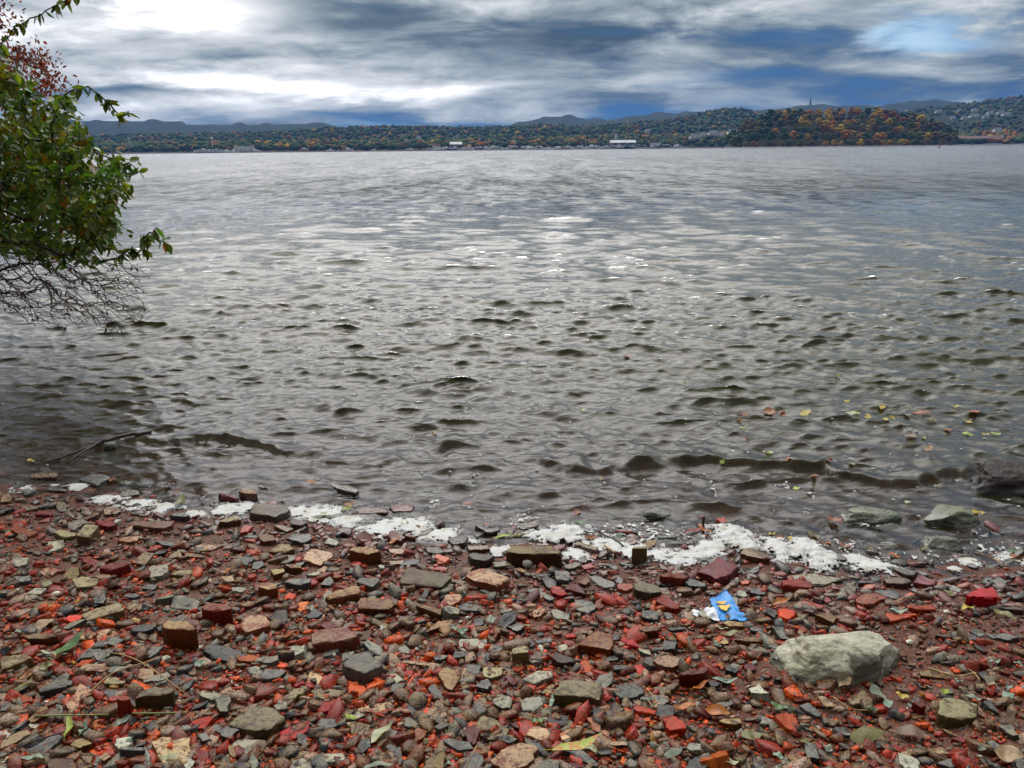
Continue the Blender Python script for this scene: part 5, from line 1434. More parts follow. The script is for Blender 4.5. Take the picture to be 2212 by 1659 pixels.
WOODC = [(.30, (.012, .022, .010)), (.45, (.022, .042, .016)), (.55, (.05, .058, .02)), (.64, (.085, .06, .02)), (.74, (.13, .06, .02))]
M_FAR = hill_material('far_woods', [(.3, (.018, .028, .014)), (.5, (.030, .045, .02)), (.62, (.06, .052, .025)), (.75, (.085, .055, .03))], 55)
M_MID = hill_material('mid_woods', WOODC, 34)
M_NEAR = hill_material('near_slope', [(.3, (.02, .028, .012)), (.55, (.05, .045, .018)), (.75, (.10, .06, .025))], 12)
FAR = [(-500, 300), (0, 284), (210, 277), (290, 277), (400, 276), (407, 283), (450, 282), (520, 282), (560, 280), (620, 279), (700, 276), (730, 283), (770, 292), (840, 297), (960, 297), (1060, 284), (1120, 272), (1170, 262), (1200, 259),
       (1235, 260), (1265, 264), (1310, 266), (1350, 261), (1400, 256), (1430, 252), (1465, 254), (1500, 250), (1540, 250), (1570, 252), (1610, 248), (1660, 248), (1700, 243), (1745, 240), (1770, 238), (1800, 243), (1830, 240), (1860, 239), (1890, 244),
       (1930, 236), (1990, 232), (2030, 232), (2075, 240), (2130, 250), (2400, 255), (2900, 250)]
ridge('hills', FAR, 3200, 4500, 5700, M_FAR, 3, 'long blue ridge of wooded hills behind the far shore', 5)
MID = [(-500, 320), (0, 312), (210, 310), (330, 305), (500, 302), (640, 296), (700, 290), (760, 287), (820, 286), (860, 284), (950, 285), (1050, 286), (1100, 283), (1170, 280), (1240, 283), (1300, 280), (1370, 276), (1440, 271), (1500, 262),
       (1530, 254), (1570, 250), (1605, 252), (1640, 262), (1760, 268), (1860, 266), (1930, 262), (1960, 256), (2000, 250), (2050, 247), (2090, 243), (2125, 236), (2170, 232), (2212, 233), (2400, 226), (2900, 240)]
ridge('mid_hills', MID, 1750, 3000, 4200, M_MID, 5, 'dark wooded hillside rising behind the marina town', 3)
FRONT = [(-500, 338), (0, 330), (210, 326), (500, 320), (700, 316), (900, 312), (1100, 308), (1300, 304), (1500, 300), (1600, 292), (1700, 300), (2000, 300), (2060, 299), (2212, 296), (2600, 290), (2900, 296)]
ridge('far_shore', FRONT, 1600, 2000, 2400, M_NEAR, 7, 'low far bank with reddish mud and rocks at the water', 1)
PEN = [(1560, 319), (1585, 302), (1605, 284), (1630, 271), (1660, 264), (1720, 262), (1760, 264), (1800, 263), (1860, 259), (1900, 262), (1940, 268), (1980, 276), (2020, 287), (2050, 297), (2070, 318)]
ridge('wooded_point', PEN, 1180, 1330, 1480, M_NEAR, 9, 'steep point of land covered with autumn trees at the right of the far shore', 1, 160)

# reddish mud band at the water's edge, and the railway bank at the right
mud = plain('red_mud', (.075, .035, .025), .9, .3); stn = plain('bank_stone', (.20, .17, .19), .9, .6)
for nm, x0, x1, D, h, mt, lab in (('mud_bank', -500, 1575, 1597, 2.2, mud, 'thin reddish strip of shore along the far water line'), ('mud_bank', 1565, 2070, 1172, 1.6, stn, 'rocky foot of the wooded point at the water'),
                                  ('mud_bank', 2060, 2900, 1500, 2.6, stn, 'grey rail embankment along the water at the right')):
    V = []
    xs_ = np.linspace(x0, x1, 160)
    for k_, (dd, zz_) in enumerate(((-6, -.6), (0, h * .75), (3, h), (14, h * .9), (16, -1))):
        for x in xs_:
            u = far_point(x, D + dd)
            V.append((u[0], u[1], zz_ * (1 + .3 * math.sin(x * 1.7) * math.sin(x * .61)) if zz_ > 0 else zz_))
    i = np.arange(4)[:, None] * 160 + np.arange(159)[None]
    f = np.stack([i, i + 1, i + 161, i + 160], -1).reshape(-1, 4)
    tag(add(nm, quick_mesh(nm, V, f), mat=mt), lab, kind='structure')


# ------------------------------------------------------------------ trees of the far shore
TREEC = {'green': (.060, .11, .022), 'darkgreen': (.030, .062, .018), 'olive': (.12, .12, .022), 'gold': (.42, .25, .02), 'orange': (.42, .16, .015), 'russet': (.24, .085, .02),
         'red': (.36, .03, .015), 'brown': (.14, .085, .035)}
TM = {}
for k_, c in TREEC.items():
    m, g = new_mat('foliage_' + k_)
    P = g('ShaderNodeNewGeometry').outputs['Position']
    a = g.noise(P, .45, 4, .7); R = g('ShaderNodeObjectInfo').outputs['Random']
    col = g.mix(g.rng(a, .38, .62), tuple(q * .6 for q in c), tuple(min(q * 1.35, 1) for q in c))
    col = g('ShaderNodeHueSaturation', Value=g.m('ADD', g.m('MULTIPLY', R, .5), .75), Color=col, Hue=g.m('ADD', g.m('MULTIPLY', R, .03), .485), Saturation=1.0).outputs[0]
    out(g, g('ShaderNodeBsdfPrincipled', Base_Color=col, Roughness=.8, Specular_IOR_Level=.1).outputs[0])
    TM[k_] = m
TRUNKM = plain('far_trunk', (.06, .045, .035), .9, 1)


def crown_shape(seed, lumps=36, sub=1):
    r = np.random.default_rng(seed); v, f = ico(sub)
    V = []; Fc = []; n = 0
    for i in range(lumps):
        t = r.uniform(0, 1); a = r.uniform(0, math.tau)
        rad_ = .42 * math.sin(math.pi * (.18 + .72 * t)) * r.uniform(.2, 1)
        c = np.array([rad_ * math.cos(a), rad_ * math.sin(a), .26 + .62 * t])
        s = r.uniform(.06, .14)
        vv = v * s * (1, 1, .85) * r.uniform(.72, 1.25, (len(v), 1)) + c
        V.append(vv); Fc.append(f + n); n += len(v)
    return np.concatenate(V), np.concatenate(Fc)


SHAPES = [crown_shape(s) for s in range(5)]
tree_meshes = {}
for k_ in TREEC:
    L = []
    for s in range(5):
        V, Fc = SHAPES[s]
        tv, tf = tube([(0, 0, -.15), (.01, 0, .2), (0, .01, .5)], [.03, .022, .012], 5)
        me = quick_mesh('tree', np.concatenate([V, tv]), np.concatenate([Fc, tf + len(V)]), False)
        me.materials.append(TM[k_]); me.materials.append(TRUNKM)
        mi = np.zeros(len(me.polygons), np.int32); mi[len(Fc):] = 1
        me.polygons.foreach_set('material_index', mi)
        L.append(me)
    tree_meshes[k_] = L
PENX = np.array([p[0] for p in PEN]); PENY = np.array([p[1] for p in PEN])
TR = np.random.default_rng(17)
TW = {'green': 'green', 'darkgreen': 'dark green', 'olive': 'olive', 'gold': 'golden', 'orange': 'orange', 'russet': 'russet', 'red': 'red', 'brown': 'brown, half bare'}
TREES = []


def hill_z(D, D0, D1, crest):
    t = (D - D0) / (D1 - D0)
    return crest * np.interp(t, [0, .02, .12, .3, .5, .75, .92, 1], [-.0, .01, .12, .32, .58, .86, .985, 1.0])


def put_tree(x, D, z, h, w, key, where):
    u = far_point(x, D)
    o = add('tree', tree_meshes[key][TR.integers(5)])
    o.location = (u[0], u[1], z - .3)
    o.scale = (w, w, h); o.rotation_euler = (0, 0, TR.uniform(0, 6.28))
    TREES.append((o, key, x, D, h, where))


# the wooded point: rows of trees from the water to the crest
for row, t in enumerate((.02, .18, .36, .54, .72, .90, 1.02)):
    D = 1180 + 150 * t
    n = 27
    for i in range(n):
        x = 1572 + (2062 - 1572) * (i + TR.uniform(.1, .9)) / n
        crest = float(lift_of(x, np.interp(x, PENX, PENY), 1330))
        if crest < 3 and t > .2: continue
        z = float(hill_z(min(D, 1330), 1180, 1330, crest))
        warm = math.exp(-((x - 1830) / 120) ** 2) * .95 + .15 * (math.sin(x * .07) + 1)
        if TR.random() < warm: key = TR.choice(['gold', 'gold', 'orange', 'russet', 'olive', 'olive', 'brown', 'orange'])
        else: key = TR.choice(['green', 'green', 'darkgreen', 'olive', 'brown', 'darkgreen'])
        if abs(x - 1915) < 22 and row == 4: key = 'red'
        if x > 1985 and TR.random() < .6: key = TR.choice(['darkgreen', 'brown', 'olive'])
        h = TR.uniform(11, 17) if t > .1 else TR.uniform(8, 12)
        put_tree(x, D, z, h, h * TR.uniform(.95, 1.35), key, 'point')
n_point = len(TREES)
# the front row along the far shore and the bank at the right
xs_ = list(np.linspace(225, 1570, 92)) + list(np.linspace(2066, 2230, 16))
for x in xs_:
    x = x + TR.uniform(-6, 6)
    if 2090 < x < 2212 and TR.random() < .3: continue
    key = TR.choice(['darkgreen', 'green', 'green', 'olive', 'russet', 'brown', 'gold', 'orange'], p=[.26, .2, .12, .14, .08, .10, .06, .04])
    h = TR.uniform(9, 17); D = TR.uniform(1625, 1700)
    put_tree(x, D, 2.0, h, h * TR.uniform(1.0, 1.6), key, 'shore')

# everything behind them is one wood
JW = Joined(); v8, f8 = ico(1)


def clump(x, D, z, h, col, lumps=2):
    u = far_point(x, D)
    for _ in range(lumps):
        s = h * TR.uniform(.32, .52)
        c = np.array([u[0] + TR.normal(0, h * .25), u[1] + TR.normal(0, h * .2), z + h * TR.uniform(.3, .62)])
        JW.put(v8 * (s, s, s * .8) * TR.uniform(.78, 1.2, (len(v8), 1)) + c, f8, np.array(col) * TR.uniform(.7, 1.3))


fx = [p[0] for p in FRONT]; fy = [p[1] for p in FRONT]; mx = [p[0] for p in MID]; my = [p[1] for p in MID]
cols = [TREEC[k_] for k_ in ('darkgreen', 'green', 'olive', 'brown', 'russet', 'gold', 'orange')]
for i in range(2700):
    x = TR.uniform(-120, 2450); D = 1640 + 360 * TR.uniform(0, 1)
    if 1590 < x < 2050: continue
    cr = float(lift_of(x, np.interp(x, fx, fy), 2000))
    p_ = [.30, .24, .14, .14, .08, .06, .04]
    wm = math.sin(x * .021) + math.sin(x * .057 + D * .01) + math.sin(x * .011 + 2)
    p_ = [.12, .16, .20, .16, .12, .14, .10] if wm > .7 else [.38, .30, .14, .10, .04, .03, .01]
    clump(x, D, float(hill_z(D, 1600, 2000, cr)), TR.uniform(9, 15), cols[TR.choice(7, p=p_)], 2)
for i in range(6200):
    x = TR.uniform(-120, 2450); t = TR.uniform(0.05, 1.0) ** .8; D = 1750 + 1250 * t
    if 1600 < x < 2040 and t < .55: continue
    cr = float(lift_of(x, np.interp(x, mx, my), 3000))
    clump(x, D, float(hill_z(D, 1750, 3000, cr)), TR.uniform(10, 17), cols[TR.choice(7, p=[.38, .28, .14, .11, .05, .03, .01])], 1)
m, g = new_mat('woods')
P = g('ShaderNodeNewGeometry').outputs['Position']
t = g('ShaderNodeAttribute', {'attribute_name': 'tint'}).outputs[0]
col = g.mix(g.rng(g.noise(P, .4, 3, .7), .4, .6, 0, 1), g.v('MULTIPLY', t, (.6, .6, .6)), g.v('MULTIPLY', t, (1.25, 1.25, 1.25)))
out(g, g('ShaderNodeBsdfPrincipled', Base_Color=col, Roughness=.85, Specular_IOR_Level=.1).outputs[0])
tag(add('woods', JW.mesh('woods', False), mat=m), 'autumn woods covering the slopes behind the far shore', kind='stuff')
print('trees', len(TREES), 'woods tris', sum(len(q) for q in JW.f))

# ------------------------------------------------------------------ buildings
WHITE = plain('white_paint', (.88, .88, .86), .6, 1, .1); ROOFG = plain('grey_roof', (.16, .16, .17), .8, 1, .2); ROOFB = plain('brown_roof', (.12, .07, .05), .8, 1, .2)
DARKG = plain('dark_window', (.03, .035, .045), .2, 1, .1); CREAM = plain('cream_wall', (.55, .42, .16), .7, 1, .1); GREENP = plain('green_paint', (.10, .30, .18), .6, 1, .1)
HULLW = plain('boat_white', (.9, .9, .9), .35, 1, .1); HULLB = plain('boat_blue', (.03, .05, .14), .35, 1, .1); ALU = plain('mast_metal', (.55, .55, .58), .4, 1, .1)


def boxv(x0, x1, y0, y1, z0, z1):
    v = np.array([(x, y, z) for z in (z0, z1) for y in (y0, y1) for x in (x0, x1)], float)
    f = np.array([[0, 2, 3, 1], [4, 5, 7, 6], [0, 1, 5, 4], [2, 6, 7, 3], [0, 4, 6, 2], [1, 3, 7, 5]])
    return v, f


def part(name, vf, parent, mat):
    return add(name, quick_mesh(name, vf[0], vf[1], False), parent, mat)


def gable(w, d, z0, h, ov=.5):
    v = np.array([(-w / 2 - ov, -d / 2 - ov, z0), (w / 2 + ov, -d / 2 - ov, z0), (w / 2 + ov, d / 2 + ov, z0), (-w / 2 - ov, d / 2 + ov, z0), (-w / 2 - ov, 0, z0 + h), (w / 2 + ov, 0, z0 + h)], float)
    return v, [(0, 1, 5, 4), (2, 3, 4, 5), (0, 4, 3), (1, 2, 5), (0, 3, 2, 1)]


def house(x, y, D, w_px, label, wall=WHITE, roof=ROOFG, storeys=2, name='house', cat='house', grp='white houses on the far shore', flat=False, nwin=3):
    if name == 'house': w_px *= .72; storeys = max(1, storeys - 1)
    u = far_point(x, D); w = w_px / 2.16 / F * D; z = float(lift_of(x, y, D))
    h = storeys * 2.9
    e = empty(name, (u[0], u[1], z), TR.uniform(-.25, .25))
    tag(e, label, cat, grp)
    d = min(w * .7, 12)
    part('wall', boxv(-w / 2, w / 2, -d / 2, d / 2, -3, h), e, wall)
    if flat: part('roof', boxv(-w / 2 - .3, w / 2 + .3, -d / 2 - .3, d / 2 + .3, h, h + .6), e, roof)
    else: part('roof', gable(w, d, h, min(w * .28, 4.5)), e, roof)
    for s in range(storeys):
        for i in range(nwin):
            cx_ = -w / 2 + w * (i + .5) / nwin
            fr_ = part('window', boxv(cx_ - w / nwin * .28, cx_ + w / nwin * .28, -d / 2 - .12, -d / 2 - .02, s * 2.9 + .9, s * 2.9 + 2.3), e, DARKG)
    return e


H_ = [(1500, 300, 1690, 30, 'white house with a grey roof, leftmost of the hillside group left of the wooded point'), (1517, 296, 1700, 18, 'small white house second from the left in the hillside group'),
      (1538, 293, 1690, 26, 'tall white gabled house in the middle of the hillside group'), (1556, 295, 1690, 18, 'low white house just right of the tall gabled one'),
      (1582, 291, 1650, 34, 'long white house highest in the row left of the wooded point')]
for x, y, D, w, lab in H_: house(x, y, D, w, lab, storeys=2 if w < 30 else 1, nwin=3)
house(1398, 288, 1750, 14, 'white house half hidden by trees above the marina')
house(877, 307, 1800, 9, 'little white building in the woods, left one of two', nwin=1); house(904, 304, 1800, 9, 'tall narrow white building in the woods, right one of two', storeys=3, nwin=1)
for x, y, w, D, lab in ((2017, 254, 16, 2400, 'white domed-looking house highest on the right-hand hill'), (2060, 252, 8, 2400, 'tiny pale house far up the right-hand hill'), (2094, 251, 14, 2450, 'pale house near the ridge of the right-hand hill'),
                        (2050, 266, 12, 2100, 'small white house at the left of the row on the right-hand hill'), (2074, 266, 14, 2100, 'low white house in the row on the right-hand hill'), (2094, 263, 24, 2100, 'wide white house in the middle of the row on the right-hand hill'),
                        (2119, 264, 16, 2100, 'bright white house with a second storey in the row on the hill'), (2128, 257, 16, 2200, 'greyish house just above the bright white one'), (2150, 257, 18, 2200, 'white house with a sloping roof at the right of the row'),
                        (2163, 260, 22, 2150, 'rightmost white house on the right-hand hill'), (2042, 294, 18, 1560, 'white shed above the right end of the wooded point'), (2148, 290, 18, 1540, 'white house alone above the orange field')):
    house(x, y, D, w, lab, storeys=2 if w < 18 else 1, nwin=2)
# marina buildings
house(942, 320.5, 1585, 16, 'low brown-roofed boat house at the left end of the marina', roof=ROOFB, storeys=1, name='boat_house', cat='building', grp='marina buildings')
house(985, 319, 1585, 24, 'dark two-storey marina building with white trim and windows', wall=ROOFG, roof=WHITE, storeys=2, name='marina_building', cat='building', grp='marina buildings')
house(1215, 319, 1590, 32, 'yellow flat-roofed building on the marina shore', wall=CREAM, roof=CREAM, storeys=1, name='marina_building', cat='building', grp='marina buildings', flat=True)
house(1345, 315, 1590, 52, 'large white-roofed boat shed at the right of the marina', wall=ROOFG, roof=WHITE, storeys=2, name='boat_shed', cat='building', grp='marina buildings')
house(1415, 317, 1590, 22, 'white shed at the right end of the marina', storeys=1, name='marina_building', cat='building', grp='marina buildings')
house(455, 332, 1585, 70, 'long low white building near the left end of the far shore', storeys=1, name='marina_building', cat='building', grp='marina buildings', flat=True, nwin=8)
house(528, 329, 1585, 40, 'white rounded tent-like building right of the long low one', storeys=1, name='marina_building', cat='building', grp='marina buildings', nwin=4)
house(1330, 300, 1650, 9, 'pale building behind the boat shed', storeys=3, nwin=2)


# water towers
def water_tower(x, yb, yt, w_px, D, legs, label, mat, stem=False):
    u = far_point(x, D); zb = float(lift_of(x, yb, D)); zt = float(lift_of(x, yt, D)); R_ = w_px / 2.16 / F * D / 2; H = zt - zb
    e = empty('water_tower', (u[0], u[1], zb)); tag(e, label, 'water tower', 'water towers')
    v, f = ico(2)
    vv = v * (R_, R_, R_ * (.95 if stem else .75)); part('tank', (vv + (0, 0, H - R_ * .8), f), e, mat)
    if stem:
        V, Fc = tube([(0, 0, -3), (0, 0, H * .2), (0, 0, H - R_)], [R_ * .45, R_ * .22, R_ * .25], 8); part('stem', (V, Fc), e, mat)
    else:
        for k_ in range(legs):
            a = k_ * math.tau / legs + .4
            V, Fc = tube([(R_ * 1.15 * math.cos(a), R_ * 1.15 * math.sin(a), -3), (R_ * .8 * math.cos(a), R_ * .8 * math.sin(a), H - R_)], [R_ * .11] * 2, 5); part('leg', (V, Fc), e, WHITE)


water_tower(280, 331, 308, 8.5, 1680, 4, 'greenish-white water tower on legs at the left, rising above the shore trees', GREENP)
water_tower(460, 331, 305, 5, 1680, 0, 'slim ball-topped water tower on a single stem above the long low building', WHITE, True)
water_tower(757, 296, 286, 6, 2900, 4, 'pale water tower on the ridge line, left of the middle', WHITE)
u = far_point(1742, 4490); z0 = float(lift_of(1742, 242, 4490)); H = float(lift_of(1742, 219, 4490)) - z0
e = empty('radio_mast', (u[0], u[1], z0)); tag(e, 'tall pointed radio mast on the far ridge above the wooded point', 'mast')
mstl = plain('mast_steel', (.12, .14, .2), .6, 1)
V, Fc = tube([(0, 0, -10), (0, 0, H * .35), (0, 0, H)], [9, 5, 1.2], 6); part('spire', (V, Fc), e, mstl)
part('base_building', boxv(-16, 16, -8, 8, -8, 9), e, mstl)
# small houses on the far hill crest
for x, y in ((1190, 262), (1215, 264), (1150, 270), (1165, 268)):
    house(x, y + 1, 4300, 4, {1190: 'pale building on the very top of the far hill', 1215: 'pale building just right of the top of the far hill', 1150: 'lowest pale building on the left flank of the far hill', 1165: 'pale building second up the left flank of the far hill'}[x], storeys=4, nwin=1)


# boats
def boat_meshes(L, mast, hull):
    n = 8; V = []; Fc = []
    for i in range(n + 1):
        t = i / n; x = (t - .5) * L; w = L * .15 * math.sin(math.pi * (.25 + .75 * (1 - t) * .98)) if t > .3 else L * .14
        w = max(w, .05)
        for (s, z) in ((-1, L * .10 + .04 * L * t), (-.75, 0), (.75, 0), (1, L * .10 + .04 * L * t)): V.append((x, s * w, z))
    for i in range(n):
        for j in range(3):
            a = i * 4 + j; Fc.append((a, a + 4, a + 5, a + 1))
        Fc.append((i * 4 + 3, i * 4 + 7, i * 4 + 4, i * 4))
    Fc += [(0, 1, 2, 3), (n * 4 + 3, n * 4 + 2, n * 4 + 1, n * 4)]
    hm = quick_mesh('hull', V, Fc, False); hm.materials.append(hull)
    cv, cf = boxv(-L * .22, L * .14, -L * .09, L * .09, L * .10, L * (.17 if mast else .25)); cv[4:, 0] *= .8
    cm = quick_mesh('cabin', cv, cf, False); cm.materials.append(HULLW)
    mm = None
    if mast:
        tv, tf = tube([(L * .05, 0, L * .1), (L * .05, 0, mast)], [.16, .10], 5)
        bv, bf = tube([(L * .05, 0, L * .24), (-L * .36, 0, L * .22)], [.16, .16], 5)
        mm = quick_mesh('mast', np.concatenate([tv, bv]), np.concatenate([tf, bf + len(tv)]), False); mm.materials.append(ALU)
    return hm, cm, mm


BOATS = [(boat_meshes(11, 14, HULLW), 'sailboat'), (boat_meshes(13, 18, HULLB), 'sailboat'), (boat_meshes(11, 0, HULLW), 'motor_boat'), (boat_meshes(15, 0, HULLW), 'motor_boat')]
BL_ = []
for a, b, n, ms in ((425, 560, 12, .3), (925, 1120, 26, .4), (1125, 1300, 18, .25), (1300, 1440, 22, .6), (1440, 1480, 4, .2), (620, 900, 5, .1)):
    for i in range(n):
        BL_.append((a + (b - a) * (i + TR.uniform(.15, .85)) / n, ms))
for i, (x, ms) in enumerate(BL_):
    k_ = TR.choice([0, 1]) if TR.random() < ms else TR.choice([2, 3])
    (hm, cm, mm), nm = BOATS[k_]
    u = far_point(x, TR.uniform(1570, 1588))
    e = empty(nm, (u[0], u[1], TR.uniform(.3, 4.8)), TR.choice([0, 1]) * math.pi + TR.uniform(-.5, .5))
    e.scale = (1.3,) * 3
    add('hull', hm, e); add('cabin', cm, e)
    if mm: add('mast', mm, e)
    where = 'at the left end of the far shore' if x < 600 else 'off the bare shore left of the marina' if x < 915 else 'in the left half of the marina' if x < 1125 else 'in front of the yellow building' if x < 1300 else 'by the large boat shed' if x < 1440 else 'at the right end of the marina'
    tag(e, {0: 'small white sailboat with bare mast ', 1: 'dark-hulled sailboat with tall bare mast ', 2: 'small white motor boat ', 3: 'larger white motor boat '}[k_] + where, 'boat', {0: 'white sailboats ', 1: 'dark sailboats ', 2: 'small motor boats ', 3: 'large motor boats '}[k_] + where)

# buoy and channel post near the right bank
e = empty('channel_buoy', (*far_point(2029, 420), -.1)); tag(e, 'small dark red channel buoy on the water below the wooded point', 'buoy')
BRD = plain('buoy_red', (.25, .02, .02), .5, 3)
v, f = ico(2); part('float', (v * (.7, .7, .4), f), e, BRD); V, Fc = tube([(0, 0, .2), (0, 0, 1.0), (0, 0, 1.5)], [.35, .25, .05], 7); part('topmark', (V, Fc), e, BRD)
e = empty('channel_post', (*far_point(2098, 520), -.3)); tag(e, 'thin green channel post standing in the water near the right edge', 'post')
V, Fc = tube([(0, 0, -1), (0, 0, 3.0)], [.22, .18], 6); part('pole', (V, Fc), e, GREENP); part('board', boxv(-.5, .5, -.28, -.22, 2.2, 3.2), e, GREENP)
# orange field on the right bank
mfield = plain('rusty_field', (.13, .055, .03), .9, .2, .5)
V = []
for D in (1512, 1560):
    for x in np.linspace(2055, 2165, 12):
        u = far_point(x, D); V.append((u[0], u[1], float(lift_of(x, 304 - (D - 1512) / 48 * 5, D))))
i = np.arange(11)
tag(add('field', quick_mesh('field', V, np.stack([i, i + 1, i + 13, i + 12], -1)), mat=mfield), 'rust-orange field on the slope at the right of the far shore', kind='structure')

# ------------------------------------------------------------------ the blue air over the river
hz, g = new_mat('river_haze')
vol = g('ShaderNodeVolumePrincipled', Color=(.20, .45, 1.0), Density=HAZE_DENSITY)
g.nt.links.new(vol.outputs[0], g('ShaderNodeOutputMaterial').inputs['Volume'])
hv, hf = boxv(-6500, 6500, -60, 5950, -4, 262)
tag(add('haze', quick_mesh('haze', hv, hf, False), mat=hz), 'bluish haze of the air over the river', kind='stuff')
# ------------------------------------------------------------------ the shrubs leaning over the water at the left
def grow(root, targets, seed, droop=.0, npts=5, kink=.05, flow=None):
    """connect every target to the nearest node already on the plant; returns chains of points and their radii"""
    r = np.random.default_rng(seed)
    root = np.array(root, float)
    T = sorted(targets, key=lambda t: np.linalg.norm(t - root))
    nodes = [root]; parent = [-1]; chains = []
    for t in T:
        N_ = np.array(nodes); d = np.linalg.norm(N_ - t, axis=1)
        dr = np.linalg.norm(N_ - root, axis=1)
        cost = d + .18 * np.abs(dr - np.linalg.norm(t - root)) * (dr > np.linalg.norm(t - root))
        if flow is not None:
            cost = d * (1.75 - ((t - N_) @ flow) / (d + 1e-6)) + .04 * d
        k = int(np.argmin(cost))
        a = N_[k]; L = np.linalg.norm(t - a)
        pts = [a]; prev = k; idx = [k]
        off = r.normal(0, kink * L, 3)
        for q in range(1, npts + 1):
            u = q / npts
            p = a + (t - a) * u + off * math.sin(math.pi * u) + r.normal(0, kink * .18 * L, 3) * (q < npts)
            p[2] -= droop * L * (u * u - u) * -1
            nodes.append(p); parent.append(prev); prev = len(nodes) - 1; idx.append(prev); pts.append(p)
        chains.append((idx, np.array(pts)))
    load = np.ones(len(nodes))
    for i in range(len(nodes) - 1, 0, -1):
        load[parent[i]] += load[i]
    return nodes, chains, load


def inside(poly, x, y):
    c = False; n = len(poly)
    for i in range(n):
        x1, y1 = poly[i]; x2, y2 = poly[i - 1]
        if (y1 > y) != (y2 > y) and x < (x2 - x1) * (y - y1) / (y2 - y1) + x1: c = not c
    return c


def leaf_frame(p, d, roll_, L, nrm_=None):
    """matrix putting a leaf's stalk at p, pointing along d"""
    x = Vector(d).normalized(); up = Vector((0, 0, 1))
    y = up.cross(x)
    if y.length < .05: y = Vector((1, 0, 0))
    y.normalize(); z = x.cross(y)
    R = Matrix((x, y, z)).transposed() @ Matrix.Rotation(roll_, 3, 'X')
    return Matrix.Translation(Vector(p)) @ (R * L).to_4x4()


def fol_mat(name, c1, c2, tr=.35):
    m, g = new_mat(name)
    P = g('ShaderNodeNewGeometry').outputs['Position']
    R = g('ShaderNodeObjectInfo').outputs['Random']
    t = g('ShaderNodeAttribute', {'attribute_name': 'tint'}).outputs[0]
    a = g.noise(P, 7, 4, .7)
    col = g.mix(g.rng(a, .42, .6), c1, c2)
    col = g.mix(1.0, col, t, 'MULTIPLY')
    bs = g('ShaderNodeBsdfPrincipled', Base_Color=col, Roughness=.32)
    tb = g('ShaderNodeBsdfTranslucent', Color=col)
    out(g, g('ShaderNodeMixShader', i0=tr, i1=bs.outputs[0], i2=tb.outputs[0]).outputs[0])
    return m


FG = fol_mat('shrub_leaves', (.060, .15, .014), (.18, .20, .018), .40); FR = fol_mat('red_leaves', (.20, .03, .02), (.24, .07, .02)); FB_ = fol_mat('dead_leaves', (.10, .035, .02), (.07, .03, .02), .15)
BARK2 = plain('shrub_bark', (.045, .022, .016), .6, 60); BARK3 = plain('purple_twig', (.05, .018, .022), .6, 60)
LSH = []
for s in range(6):
    V, Fc = leaf_geo(1.0, [.46, .40, .5, .36, .44, .52][s], [.25, .4, .1, .5, -.15, .3][s], [.3, -.3, .1, .4, -.2, 0][s], s, nl=7, nw=4, fold=[.35, .2, .5, .3, .15, .4][s])
    LSH.append((V[:-6], np.array(Fc[:-3])))
TINTS = [(1, 1, 1)] * 6 + [(1.25, 1.2, .9)] * 3 + [(.6, .62, .6)] * 3 + [(1.5, 1.1, .5)] * 2 + [(2.2, .7, .35)] * 1 + [(2.0, 2.1, 1.0)] * 2
TNAME = {}
leaf_meshes = []
for s, (V, Fc) in enumerate(LSH):
    for tn in (TINTS[0], TINTS[6], TINTS[9], TINTS[12], TINTS[14], TINTS[15]):
        me = quick_mesh('leaf', V, Fc, True, np.tile(tn, (len(V), 1))); me.materials.append(FG); leaf_meshes.append(me)


def build_shrub(name, root, targets, seed, label, cat, leaf_fn, bark, r_tip=.0022, r_k=.0011, n_parts=300, droop=0, kink=.06, n_branch=24, fmat=FG, rmax=.05, flow=None):
    nodes, chains, load = grow(root, targets, seed, droop, kink=kink, flow=flow)
    e = empty(name, tuple(root)); tag(e, label, cat)
    o_ = np.array(root)
    rad_of = lambda i: min(rmax, r_tip + r_k * load[i] ** .5)
    order = sorted(range(len(chains)), key=lambda c: -load[chains[c][0][1]] * len(chains[c][0]))
    J = Joined()
    for rank, c in enumerate(order):
        idx, pts = chains[c]
        V, Fc = tube(pts - o_, [rad_of(idx[1])] + [rad_of(i) for i in idx[1:]], 6 if rank < n_branch else 4)
        if rank == 0: add('trunk', quick_mesh('trunk', V, Fc), e, bark)
        elif rank < n_branch: add('branch', quick_mesh('branch', V, Fc), e, bark)
        else: J.put(V, Fc)
    if J.n: tag(add('twigs', J.mesh('twigs'), e, bark), kind='stuff')
    r = np.random.default_rng(seed + 1)
    L = []
    for idx, pts in chains: leaf_fn(r, pts, L)
    # nearest leaves become parts, the rest one mass
    def score(q):
        v = in_view(*q[0]); p = q[0]
        return (1e3 if v is None or v[0] < -12 or v[1] < -12 else 0) + p[1]
    L.sort(key=score)
    JF = Joined()
    for k_, (p, d, roll_, ln, tn) in enumerate(L):
        M_ = leaf_frame(p - o_, d, roll_, ln)
        if k_ < n_parts:
            o = add('leaf', leaf_meshes[int(r.integers(6)) * 6 + int(tn)], e)
            o.matrix_local = M_
        else:
            V, Fc = LSH[int(r.integers(6))]
            Mn = np.array(M_)
            VV = V @ Mn[:3, :3].T + Mn[:3, 3]
            tint = [TINTS[0], TINTS[6], TINTS[9], TINTS[12], TINTS[14], TINTS[15]][int(tn)]
            JF.put(VV, Fc, np.array(tint) * r.uniform(.7, 1.25))
    if JF.n: tag(add('foliage', JF.mesh('foliage'), e, fmat), kind='stuff')
    return e


